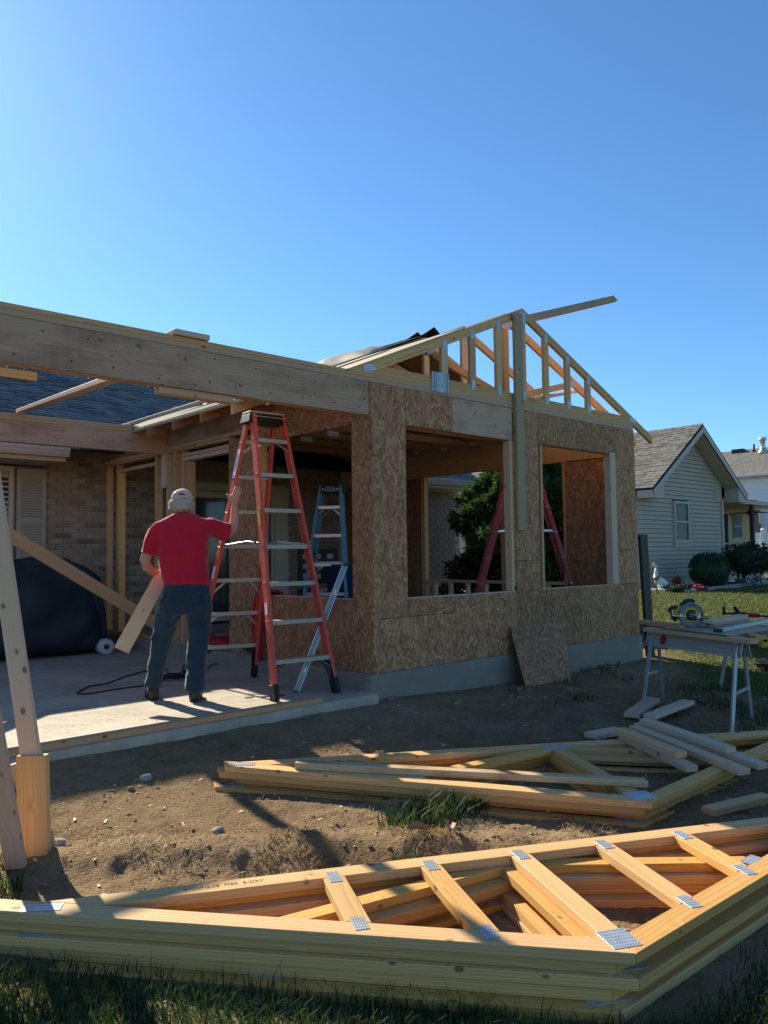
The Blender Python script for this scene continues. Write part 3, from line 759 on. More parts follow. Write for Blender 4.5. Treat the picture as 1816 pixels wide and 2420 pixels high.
for y in (.25, .86, 1.47, 2.08, 2.69, 3.30, 3.91, 4.52):
    t_ = empty('roof_truss', (2.2, y, PT), add)
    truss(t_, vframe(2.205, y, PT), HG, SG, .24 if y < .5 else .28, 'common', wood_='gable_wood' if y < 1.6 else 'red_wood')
# bent steel plate over the left heel stud
bm = bmesh.new()
NP = 16
for i in range(NP+1):
    x = .77+.24*i/NP; yy = -.006-.02*(i % 2)
    a_ = bm.verts.new((x, yy, 2.57)); b_ = bm.verts.new((x, yy, 2.76))
bm.verts.ensure_lookup_table()
for i in range(NP): bm.faces.new((bm.verts[2*i], bm.verts[2*i+2], bm.verts[2*i+3], bm.verts[2*i+1]))
so_ = bmobj('joint_plate', bm, 'plate_steel', add); sm_ = so_.modifiers.new('thick', 'SOLIDIFY'); sm_.thickness = .002
# roof sheathing: rows of plywood on the left slope, the back part on both slopes
rl = Vector((1, 0, SG)).normalized(); AP = PT+SG*HG
def deck(x0, x1, y0, y1, lift=.001, mat='ply', left=True, name='roof_sheathing', th=.012):
    f = (lambda x: AP+SG*(x-2.205)) if left else (lambda x: AP-SG*(x-2.205))
    n = Vector((-SG if left else SG, 0, 1)).normalized()
    a = Vector((x0, 0, f(x0)))+n*(lift+th/2); b = Vector((x1, 0, f(x1)))+n*(lift+th/2)
    c = (a+b)/2; c.y = (y0+y1)/2
    return link(name, box_mesh((b-a).length, abs(y1-y0), th, mat, .001), None, add, frame(b-a, (0, 1, 0), c))
deck(-.47, .40, .0, 2.42); deck(.403, 1.28, -.004, 2.44); deck(-.47, .40, 2.424, 5.3); deck(.403, 1.28, 2.444, 7.2)
deck(1.284, 2.2, 1.5, 7.4); deck(-.47, 1.1, .9, 4.9, lift=.015)
deck(2.21, 3.2, 1.5, 7.4, left=False); deck(3.204, 4.8, 1.5, 7.0, left=False)
deck(-.45, 2.1, 1.35, 7.0, lift=.03, mat='felt', name='roofing_felt', th=.008); deck(2.2, 4.8, 1.6, 5.2, lift=.015, mat='felt', left=False, name='roofing_felt', th=.008)
# torn shingle cap along the ridge
bm = bmesh.new()
for i in range(15):
    y = 1.32+i*.28; w = rnd.uniform(.14, .2); h = rnd.uniform(.07, .12) if i < 2 else .03
    q = [bm.verts.new(p) for p in ((2.205-w, y, AP-SG*w+.05), (2.205, y, AP+h+.02), (2.205+w, y, AP-SG*w+.05), (2.205-w*1.1, y+.3, AP-SG*w+.045), (2.205, y+.3, AP+.03), (2.205+w, y+.3, AP-SG*w+.04))]
    bm.faces.new((q[0], q[1], q[4], q[3])); bm.faces.new((q[1], q[2], q[5], q[4]))
rc = bmobj('ridge_shingles', bm, 'felt', add); rc.modifiers.new('thick', 'SOLIDIFY').thickness = .012
# plywood blocking and truss tails above the left header
for y in np.arange(1.5, 4.9, .6):
    board('tail_block', (-.02, y, 2.63), (-.02, y+.54, 2.63), .09, .02, 'header_wood', add)
abox('drip_edge', (-.492, .9, 2.612), (-.474, 5.1, 2.655), 'white_pine', add)
# boards left on the frame
tag(board('loose_lumber', px(*crop(1080, 700, .28916)(560, 190), 1, .2), px(*crop(1080, 700, .28916)(1290, 20), 1, .5), .089, .038, 'pine', side=(0, .6, 1)), 'long board jutting out to the right from the roof peak', 'board')
o = board('loose_lumber', px(*crop(1080, 700, .28916)(600, 845), 1, -.0), px(*crop(1080, 700, .28916)(1045, 765), 1, .55), .089, .038, 'white_pine', side=(-.3, 1, 0))
tag(o, 'short board lying across the bottom chord of the gable truss', 'board')
a_ = px(50, 972, 1, 3.84); b_ = Vector((-2.264, .135, 2.275)); dd = (a_-b_).normalized()
tag(board('loose_lumber', a_+dd*.05, b_, .089, .038, 'white_pine', side=(1, 0, 0)), 'pale rafter board sloping from the rear beam to the front beam', 'board')
tag(abox('wood_block', (-1.88, -.03, 2.628), (-1.60, .10, 2.668), 'white_pine'), 'short wood block sitting on top of the front porch beam', 'block')
tag(abox('loose_lumber', (-1.97, .03, 2.20), (-1.36, .115, 2.25), 'white_pine'), 'board fixed under the front porch beam above the ladder', 'board')
yb = 2.3; tag(abox('loose_lumber', (-3.5, .05, 2.628), (-3.41, 3.9, 2.666), 'white_pine'), 'rafter board laid between the porch beams at the left edge', 'board')
p0 = px(0, 862, 1, yb); p1 = px(88, 906, 1, yb)
o = abox('plank', (-3.6, yb, 2.668), (p1.x, yb+.04, p0.z-.02), 'truss_wood')
tag(o, 'orange plank standing on edge above the porch at the left edge', 'board')
# crumpled tarp on the left slope
c3 = crop(740, 740, .24096)
bm = bmesh.new(); NU, NV = 40, 26; rows = []
for i in range(NU+1):
    row = []
    for j in range(NV+1):
        u = i/NU; w = j/NV
        x = .22+1.55*u; y = 1.75+2.2*w-.35*u
        ed = min(u, 1-u, w, 1-w)
        h = .045+.13*max(0, fbm(u*7+3, w*6, 4)-.28)*(1.2-.3*u)+.05*math.sin(u*9+w*3)*u
        if w < .08: h *= .4+w*7
        row.append(bm.verts.new((x+.04*math.sin(w*11), y+.10*math.sin(u*7+1)+.05*math.sin(u*17), AP+SG*(x-2.205)+h)))
    rows.append(row)
for i in range(NU):
    for j in range(NV): bm.faces.new((rows[i][j], rows[i+1][j], rows[i+1][j+1], rows[i][j+1]))
tp = bmobj('tarp', bm, 'tarp', smoothf=True); tp.modifiers.new('thick', 'SOLIDIFY').thickness = .003
tag(tp, 'crumpled grey tarp spread over the left roof slope', 'tarp')

# ------------------------------------------------------------------ trusses lying on the ground
def lying(K, ang, za, zb, n, half, s, tail, kinds, offs, labels, group, wood_='truss_wood'):
    e = Vector((math.cos(ang), math.sin(ang), 0)); e.z = zb*e.y
    up = Vector((math.sin(ang), -math.cos(ang), 0)); up.z = zb*up.y
    for k in range(n):
        oa, ou, rot = offs[k]
        c = Vector((K[0], K[1], za+zb*K[1]-.0195-.0392*k))+e*oa+up*ou
        ca, sa = math.cos(rot), math.sin(rot)
        x = (-(e*ca+up*sa)); y = up*ca-e*sa
        t = tag(empty('roof_truss', c), labels[k], 'roof truss', group)
        truss(t, frame(x, y, c), half, s, tail, kinds[k], wood_=wood_)
        if kinds[0] == 'gable' and k < 2:
            for q, w_, body in (((-1.25, .044), .03, '2400F-2.0E  MSR  S-DRY'),) if k == 0 else (((.62, .046), .034, '02   2400F 2.0E   HI'),):
                text('lumber_stamp', body, w_, 'stamp_ink', frame(e, -up, c+e*q[0]+up*q[1]+Vector((0, 0, TT/2+.0008))), t)
lying((-1.730, -2.870), math.radians(-25.5), -.18, .03, 5, 2.13, .4335, .55, ['gable', 'common', 'common', 'common', 'common'],
      [(0, 0, 0), (-.05, -.035, .002), (.0, .012, -.003), (-.075, -.02, .004), (-.085, .035, -.002)],
      ['gable truss with upright studs on top of the nearest stack, lit by the sun', 'second truss down in the nearest stack, set back a little under the gable truss', 'middle truss of the nearest stack, flush with the top one', 'fourth truss down in the nearest stack, one above the lowest', 'lowest truss of the nearest stack lying in the grass'], 'trusses in the nearest stack')
lying((-.064, -1.868), math.radians(-25.7), -.15, .06, 4, 2.29, .50, -.12, ['common']*4,
      [(0, 0, 0), (-.03, -.02, .004), (.0, -.07, -.004), (-.06, .01, .003)],
      ['top truss of the farther stack, carrying the loose boards', 'second truss down in the farther stack under the loose boards', 'third truss down in the farther stack, set back under the others', 'lowest truss of the farther stack lying on the dirt'], 'trusses in the farther stack')
# printed stamps on the lower chord of the near stack
mt = wood  # keep name
def s2(u, v, lift): return pxn(u, v, (0, -.06, 1), -.15+lift)
c2 = crop(1100, 1600, .4313)
def flat(a, b, lift, label, mat='white_pine', grp='loose boards on the farther stack', w=.089, cat='board'):
    A = s2(*c2(*a), lift); B = s2(*c2(*b), lift); up = Vector((0, 0, 1)); d = (B-A).normalized(); sd_ = up.cross(d)
    if sd_.dot(Vector((1, 1, 0))) < 0: sd_ = -sd_
    A = A+sd_*w/2-up*.019; B = B+sd_*w/2-up*.019
    return tag(board('loose_lumber', A, B, w, .038, mat, side=sd_), label, cat, grp)
flat((835, 312), (1208, 490), .038, 'front lower board of the pale pile on the farther truss stack')
flat((815, 280), (1155, 415), .077, 'short yellowish board lying on the front lower board of the pale pile', 'pine')
flat((895, 265), (1500, 508), .039, 'long low board in the middle of the pale pile on the trusses', 'pine')
flat((925, 250), (1606, 478), .0395, 'longest board of the pale pile, reaching farthest right', 'white_pine')
flat((952, 228), (1430, 390), .079, 'pale knotty board on top at the back of the pile')
o = flat((-935+0, 470), (1003, 570), .04, 'board with bark on its edge lying across the farther truss stack', 'bark_wood', None, .075)
def gboard(p, q, w, label, mat='white_pine', side=None, lift=.02):
    A = px(*p, 2, -.38); B = px(*q, 2, -.38); A.z = gz(A.x, A.y)+lift; B.z = gz(B.x, B.y)+lift
    d = (B-A).normalized()
    return tag(board('scrap_board', A, B, w, .038, mat, side=Vector((0, 0, 1)).cross(d)), label, 'board')
gboard(c2(910, 235), c2(1030, 152), .13, 'short scrap board with a pencil line lying behind the pale pile', 'white_pine', lift=.05)
gboard(c2(1010, 245), c2(1225, 172), .11, 'wider scrap board beside the sawhorse leg behind the pale pile', 'white_pine', lift=.06)
gboard(c2(690, 350), c2(850, 310), .13, 'scrap board poking out behind the far chord of the truss stack', 'white_pine', lift=.05)
gboard(c2(1330, 695), c2(1656, 605), .09, 'flat board lying in the dirt right of the farther truss stack', 'pine', lift=.02)

# ------------------------------------------------------------------ braces at the left edge
g8 = crop(0, 1500, .3614); g3 = crop(0, 1050, .3614)
gs = gz(-3.24, -1.3)
b0 = Vector((-3.235, -1.30, gs-.02)); stub = board('stake', b0, px(*g8(215, 800), 1, -1.30)+Vector((0, 0, .01)), .14, .038, 'truss_wood', side=(.74, -.67, 0))
tag(stub, 'thick short stake board standing upright in the dirt at the left edge', 'stake')
b1 = Vector((-3.335, -1.37, gs-.01)); b2 = px(*g8(0, 900), 1, -1.42)
tag(board('brace', b1, b1+(b2-b1)*1.6, .085, .038, 'white_pine', side=(.74, -.67, 0)), 'leaning board in front of the upright stake at the left edge', 'brace')
b1 = Vector((-3.15, -1.22, gs-.02)); b2 = b1+Vector((-.12, .05, .42))
tag(board('stake', b1, b2, .085, .03, 'bark_wood', side=(.74, -.67, 0)), 'small bark-edged stake just behind the upright stake', 'stake')
u0 = px(*g8(205, 800), 1, -1.27); u1 = px(*g3(-5, 590), 1, -1.05)
d = (u1-u0); tag(board('brace', u0-d*.12, u1+d*.9, .085, .038, 'white_pine', side=(.74, -.67, .1)), 'tall pale brace rising from the stake past the left edge', 'brace')
l0 = px(0, 1250, 1, 3.75); l1 = px(372, 1476, 1, 3.75); d = (l1-l0)
tag(board('brace', l0-d*.42, l1+d*.06, .14, .038, 'pine', side=(0, 0, 1)), 'long diagonal brace sloping down behind the man to the patio', 'brace')
# sill board along the patio edge
A = Vector((-4.4, -.075, -.131)); B = Vector((px(770, 1650, 2, -.12).x-.03, -.03, -.131))
tag(board('sill_board', A, B, .089, .038, 'pine', side=(0, 1, 0)), 'long two by four lying along the front edge of the patio', 'board')

# ------------------------------------------------------------------ sheet leaning on the foundation, dark plank at the corner
f5 = crop(850, 980, .4036)
P0 = px(*f5(882, 1243), 1, -.045); P1 = px(*f5(1193, 1212), 1, -.045)
Q0 = px(*f5(967, 1588), 1, -.27); Q1 = px(*f5(1238, 1553), 1, -.30)
for q in (Q0, Q1): q.z = gz(q.x, q.y)+.0
cen = (P0+P1+Q0+Q1)/4; ex_ = ((P1+Q1)-(P0+Q0)).normalized(); ey_ = ((P0+P1)-(Q0+Q1)); ey_ = (ey_-ex_*ey_.dot(ex_)).normalized()
mw = frame(ex_, ey_, cen); inv = mw.inverted()
poly = [tuple((inv @ p)[:2]) for p in (Q0, Q1, P1, P0)]
tag(prism('osb_offcut', poly, .011, 'osb', None, mw, .0008), 'loose piece of OSB leaning against the concrete foundation', 'OSB sheet')
tag(board('plank', (4.70, .02, gz(4.7, 0)-.05), (4.66, .06, 1.25), .21, .04, 'dark_wood', side=(1, .1, 0)), 'dark weathered plank standing upright at the right corner of the addition', 'plank')

# ------------------------------------------------------------------ sawhorses and what lies on them
e7 = crop(1416, 1380, .24096)
RT = .285
def channel(bm, a, b, w, side, lip=.012):
    """an L section leg from a to b"""
    a = Vector(a); b = Vector(b); d = (b-a).normalized(); s = (Vector(side)-d*Vector(side).dot(d)).normalized(); n = d.cross(s)
    for p, q in ((s*w, n*.004), (n*w*.8, s*.004)):
        vs = [bm.verts.new(v) for v in (a, a+p, a+p+q, a+q, b, b+p, b+p+q, b+q)]
        for f in ((0, 1, 2, 3), (7, 6, 5, 4), (0, 4, 5, 1), (1, 5, 6, 2), (2, 6, 7, 3), (3, 7, 4, 0)): bm.faces.new([vs[k] for k in f])
def sawhorse(feet, r0, r1, label):
    A, B, C_, D_ = [Vector(p) for p in feet]
    r0 = Vector(r0); r1 = Vector(r1); ax = (r1-r0).normalized(); side = Vector((-ax.y, ax.x, 0))
    if side.x > 0: side = -side                      # towards the camera
    t = tag(empty('sawhorse', ((A+B+C_+D_)/4)), label, 'sawhorse', 'steel sawhorses under the work table')
    # folded rail: two flared faces, top and ribs
    sec = [(.028, 0), (-.028, 0), (-.062, -.135), (-.056, -.135), (-.024, -.006), (.024, -.006), (.056, -.135), (.062, -.135)]
    bm = bmesh.new(); en = [[bm.verts.new(p+side*-x+Vector((0, 0, z))) for x, z in sec] for p in (r0, r1)]
    n = len(sec)
    for i in range(n): bm.faces.new((en[0][i], en[0][(i+1) % n], en[1][(i+1) % n], en[1][i]))
    bm.faces.new(en[0]); bm.faces.new(en[1][::-1])
    rail = bmobj('rail', bm, 'galv', t)
    for z in (-.04, -.072, -.105):
        fr = (z/-.135); a = r0+ax*.09+side*(.028+.034*fr+.002)+Vector((0, 0, z)); b = r1-ax*.09+side*(.028+.034*fr+.002)+Vector((0, 0, z))
        board('rib', a, b, .008, .006, 'galv', rail, side=(0, 0, 1))
    for p in (r0+ax*.03, r1-ax*.03):
        for z in (-.03, -.11):
            link('bolt', box_mesh(.014, .014, .006, 'rubber'), None, rail, frame(ax, (0, 0, 1), p+side*(.03+.03*(z/-.135)+.006)+Vector((0, 0, z))))
    for end, (n_, f__) in ((r0, (A, B)), (r1, (C_, D_))):
        sgn = 1 if end is r0 else -1
        for ft, s_ in ((n_, 1), (f__, -1)):
            bm = bmesh.new(); top = end+ax*sgn*.035+side*s_*.045+Vector((0, 0, -.06))
            channel(bm, ft, top, .042, ax*sgn)
            bmobj('leg', bm, 'galv', t)
        m1 = n_.lerp(end+side*.045, .42); m2 = f__.lerp(end-side*.045, .42)
        board('spreader', m1+ax*sgn*.02, m2+ax*sgn*.02, .03, .004, 'galv', t, side=(0, 0, 1))
    return rail
def gp(u, v, dz=.0):
    p = px(u, v, 2, -.37); p.z = gz(p.x, p.y)+dz; return p
FA, FB, FC, FD = gp(*e7(410, 1210)), gp(*e7(605, 1130)), gp(*e7(1325, 1420)), gp(*e7(1520, 1280))
r0 = px(*e7(500, 455), 2, RT); r1 = px(*e7(1440, 560), 2, RT)
rail = sawhorse((FA, FB, FC, FD), r0, r1, 'dented steel sawhorse with a red spray mark in front of the lawn')
ax = (r1-r0).normalized(); nrm_ = Vector((-ax.y, ax.x, 0)); nrm_ = nrm_ if nrm_.x < 0 else -nrm_
bm = bmesh.new()
cc_ = r0+ax*.215+nrm_*.048+Vector((0, 0, -.065)); ring = []
for k in range(20):
    rr = .036*(1+.25*math.sin(k*2.7)); ring.append(bm.verts.new(cc_+ax*math.cos(k*.314)*rr+Vector((0, 0, math.sin(k*.314)*rr*1.25))+nrm_*(.004-.0105*math.sin(k*.314)*0)-nrm_*(.252*math.sin(k*.314)*rr*1.25)))
bm.faces.new(ring); pm = bmobj('spray_mark', bm, 'red_paint', rail)
dx = Vector((1.15, .05, 0))
def drop(p): return Vector((p.x, p.y, gz(p.x, p.y)))
fe = gp(*e7(1170, 1025)); q0 = fe+Vector((.35, .02, 0))
sawhorse((fe, drop(fe+Vector((.45, .05, 0))), drop(fe+Vector((-.12, -.9, 0))), drop(fe+Vector((.33, -.85, 0)))), Vector((fe.x+.22, fe.y-.02, RT)), Vector((fe.x+.10, fe.y-.85, RT)), 'rear steel sawhorse half hidden behind the front one')
# boards along the sawhorse tops and sheets across
W2 = .038
a = px(*e7(445, 425), 2, RT+W2); b = px(*e7(1500, 545), 2, RT+W2)
tag(board('rail_board', a-Vector((0, 0, .019))-nrm_*.03, b-Vector((0, 0, .019))-nrm_*.03, .089, .038, 'pine', side=-nrm_), 'pine board lying on the rail of the front sawhorse', 'board')
a = px(*e7(1470, 520), 2, RT+.01); 
zt = RT+W2+.013
pl = [px(*e7(608, 428), 2, zt), px(*e7(1250, 503), 2, zt), px(*e7(1700, 432), 2, zt)]
pl.append(pl[0]+(pl[2]-pl[1]))
cen = sum(pl, Vector())/4; mw = frame(pl[1]-pl[0], pl[3]-pl[0], cen); inv = mw.inverted()
pol = [tuple((inv @ p)[:2]) for p in pl]
if mw.to_3x3()[2][2] < 0: pass
shp = prism('work_sheet', pol, .011 if mw[2][2] < 0 else -.011, 'ply', None, mw, .0008)
tag(shp, 'thin work sheet with a green edge laid across the sawhorses', 'sheet')
ed = board('edge_strip', pl[0]+Vector((0, 0, -.006)), pl[1]+Vector((0, 0, -.006)), .0105, .003, 'green_plastic', shp, side=(0, 0, 1))
def tb(p, q, w, t, z, mat, label, name='loose_lumber', cat='board', off=1):
    a = px(*e7(*p), 2, z); b = px(*e7(*q), 2, z); d = (b-a).normalized(); s = Vector((0, 0, 1)).cross(d); s = s if s.y+s.x > 0 else -s
    return tag(board(name, a+s*w/2*off-Vector((0, 0, t/2)), b+s*w/2*off-Vector((0, 0, t/2)), w, t, mat, side=s), label, cat)
tb((385, 352), (800, 402), .085, .038, zt+.026, 'pine', 'board sticking out past the corner of the addition behind the saw')
tb((1135, 388), (1480, 338), .089, .036, zt+.038, 'white_pine', 'lower short board stacked behind the circular saw')
tb((1120, 350), (1468, 300), .10, .038, zt+.0765, 'white_pine', 'upper short board stacked behind the circular saw')
gu = tb((1215, 440), (1760, 330), .07, .03, zt+.031, 'alu', 'long aluminium straight edge with a black end cap on the work sheet', 'straight_edge', 'level')
a = px(*e7(1215, 440), 2, zt+.031); b = px(*e7(1760, 330), 2, zt+.031); d = (b-a).normalized(); s = Vector((0, 0, 1)).cross(d); s = s if s.x+s.y > 0 else -s
link('end_cap', box_mesh(.03, .073, .033, 'black'), None, gu, frame(d, s, a+s*.035-Vector((0, 0, .015))-d*.012))
board('face_strip', a+d*.06+s*.035+Vector((0, 0, .001)), b+s*.035+Vector((0, 0, .001)), .045, .002, 'blue_fg', gu, side=s)
a = px(*e7(1470, 480), 2, RT+W2+.002); b = px(*e7(1575, 505), 2, RT+W2)
tag(board('rail_board', a-Vector((0, 0, .02)), b+(b-a)*.0-Vector((0, 0, .02)), .07, .036, 'truss_wood', side=(0, 1, 0)), 'short board end poking out under the work sheet', 'board')
tb((1500, 510), (1720, 500), .089, .036, RT+.01, 'pine', 'board lying over the rear sawhorse at the right edge')
# clamp tools lying beyond
def tool(u0, u1, label):
    a = px(*e7(*u0), 2, zt+.03); b = px(*e7(*u1), 2, zt+.03); t = tag(empty('bar_clamp', a), label, 'clamp'); d = (b-a)
    board('bar', a, b, .02, .01, 'dark_wood', t, side=(0, 0, 1))
    tube('jaw', [a+d*.03+Vector((0, 0, -.02)), a+d*.03+Vector((0, 0, .07))], .016, 'black', t, 8)
    tube('grip', [a+d*.42, a+d*.62], .022, 'plastic_red', t, 10)
    tube('pistol_handle', [a+d*.3+Vector((0, 0, .01)), a+d*.22+Vector((.0, .0, .07))], (.018), 'black', t, 8)
    tube('trigger_housing', [a+d*.22, a+d*.4], .026, 'black', t, 10)
    tube('jaw', [a+d*.8, a+d*.92+Vector((0, 0, .01))], .024, 'black', t, 10)
    return t
tool((1210, 285), (1800, 330), 'black bar clamp with an orange grip lying behind the boards')
# circular saw standing on its guard
def saw():
    zb = zt+.002
    base = px(*e7(880, 425), 2, zb); X_ = Vector((_r[0], _r[1], 0)).normalized(); Y_ = Vector((-X_.y, X_.x, 0))
    K = 1.02; W = lambda x, y, z: base+(X_*x+Y_*y+Vector((0, 0, z)))*K
    mm = Matrix.Identity(4)
    for i in range(3): mm[i][0], mm[i][1], mm[i][2], mm[i][3] = X_[i], Y_[i], (0, 0, 1)[i], base[i]
    mm = mm @ Matrix.Scale(K, 4)
    t = tag(empty('circular_saw', base), 'black and yellow circular saw with a grey blade guard on the work sheet', 'circular saw')
    cx, cz = .02, .108
    def arc(nm, r_in, r_out, a0, a1, y0, y1, mat, n=28, lip=True):
        bm = bmesh.new(); R_ = []
        for i in range(n+1):
            a = math.radians(a0+(a1-a0)*i/n); c, s = math.cos(a), math.sin(a)
            R_.append([bm.verts.new((cx+c*r, y, cz+s*r)) for r, y in ((r_in, y0), (r_out, y0), (r_out+.0, y1), (r_in, y1))])
        for i in range(n):
            for k in range(4): bm.faces.new((R_[i][k], R_[i][(k+1) % 4], R_[i+1][(k+1) % 4], R_[i+1][k]))
        bm.faces.new(R_[0]); bm.faces.new(R_[-1][::-1])
        return bmobj(nm, bm, mat, t, mm, bevel=.0015)
    ug = arc('upper_guard', .068, .112, 8, 172, -.028, .03, 'saw_grey')
    arc('guard_ridge', .096, .104, 12, 165, -.033, -.028, 'saw_grey')
    arc('inner_ring', .050, .0675, -8, 190, -.024, .02, 'yellow')
    arc('lower_guard', .062, .105, 190, 330, -.02, .022, 'saw_grey')
    arc('guard_web', .030, .0615, 205, 300, -.014, .012, 'yellow', 14)
    def disc(nm, r, y0, y1, mat, x=cx, z=cz, seg=28):
        m2 = mm @ Matrix.Translation((x, 0, z)) @ Matrix.Rotation(math.pi/2, 4, 'X')
        return lathe(nm, [(r*.96, -y1), (r, -y1+.002), (r, -y0-.002), (r*.96, -y0)], mat, t, m2, seg)
    disc('blade', .092, .0, .002, 'steel'); disc('gear_housing', .049, -.03, .05, 'black'); disc('hub', .022, -.046, -.03, 'saw_grey', seg=16); disc('hub_bolt', .009, -.052, -.046, 'black', seg=8)
    bx = lambda nm, x0, y0, z0, x1, y1, z1, mat, ry=0: link(nm, box_mesh(x1-x0, y1-y0, z1-z0, mat, .004), None, t, mm @ Matrix.Translation(((x0+x1)/2, (y0+y1)/2, (z0+z1)/2)) @ Matrix.Rotation(ry, 4, 'Y'))
    bx('motor_housing', -.02, .05, .07, .09, .17, .16, 'yellow'); bx('motor_cap', -.012, .171, .075, .082, .2, .155, 'black')
    bx('plate_badge', .048, -.036, .10, .078, -.03, .135, 'yellow', .3)
    # shoe plate tipped up behind the guard, its edge catches the light
    sp_ = bx('shoe_plate', -.155, -.03, .094, .165, .15, .097, 'steel', .07); 
    bx('shoe_front', .150, -.03, .02, .172, .15, .095, 'black', -.25)
    tube('rear_handle', [W(-.075, .03, .175), W(-.125, .035, .175), W(-.155, .035, .15), W(-.125, .03, .085), W(-.10, .03, .06)], [.017, .021, .021, .02, .02], 'black', t, 10)
    tube('handle_body', [W(-.02, .04, .2), W(-.075, .035, .17), W(-.10, .03, .12), (W(-.085, .03, .08))], [.02, .026, .024, .02], 'yellow', t, 10)
    tube('top_handle', [W(-.06, .02, .195), W(-.01, .01, .235), W(.035, .01, .24), W(.06, .01, .225)], [.014, .017, .017, .016], 'black', t, 10)
    tube('front_knob', [W(.10, .06, .12), W(.135, .06, .14), W(.145, .06, .10)], [.02, .026, .02], 'black', t, 10)
    tube('depth_lever', [W(.07, -.02, .02), W(.11, -.03, .035), W(.115, -.03, .07)], [.008, .009, .008], 'saw_grey', t, 8)
    tx = mm @ Matrix.Translation((cx+.012, -.0342, cz+.087)) @ Matrix.Rotation(math.pi/2, 4, 'X')
    text('lettering', 'DEWALT', .017, 'black_print', tx, t)
saw()
# things on the grass at the right edge
a = gp(1806, 1545); t = tag(empty('power_tool', a), 'yellow and black power tool lying in the grass at the right edge', 'power tool')
link('tool_body', box_mesh(.22, .12, .09, 'yellow', .02), None, t, frame((1, -.3, 0), (0, 0, 1), a+Vector((.06, 0, .07))))
link('tool_grip', box_mesh(.14, .05, .05, 'black', .015), None, t, frame((1, .6, .3), (0, 0, 1), a+Vector((.0, -.02, .14))))
a = gp(1812, 1590); t = tag(lathe('plastic_tray', [(.06, 0), (.12, .01), (.17, .09), (.18, .10), (.165, .10), (.11, .025), (.02, .02)], 'black', None, Matrix.Translation(a+Vector((.1, 0, .0))), 20), 'black plastic tray on the ground at the right edge', 'tray')

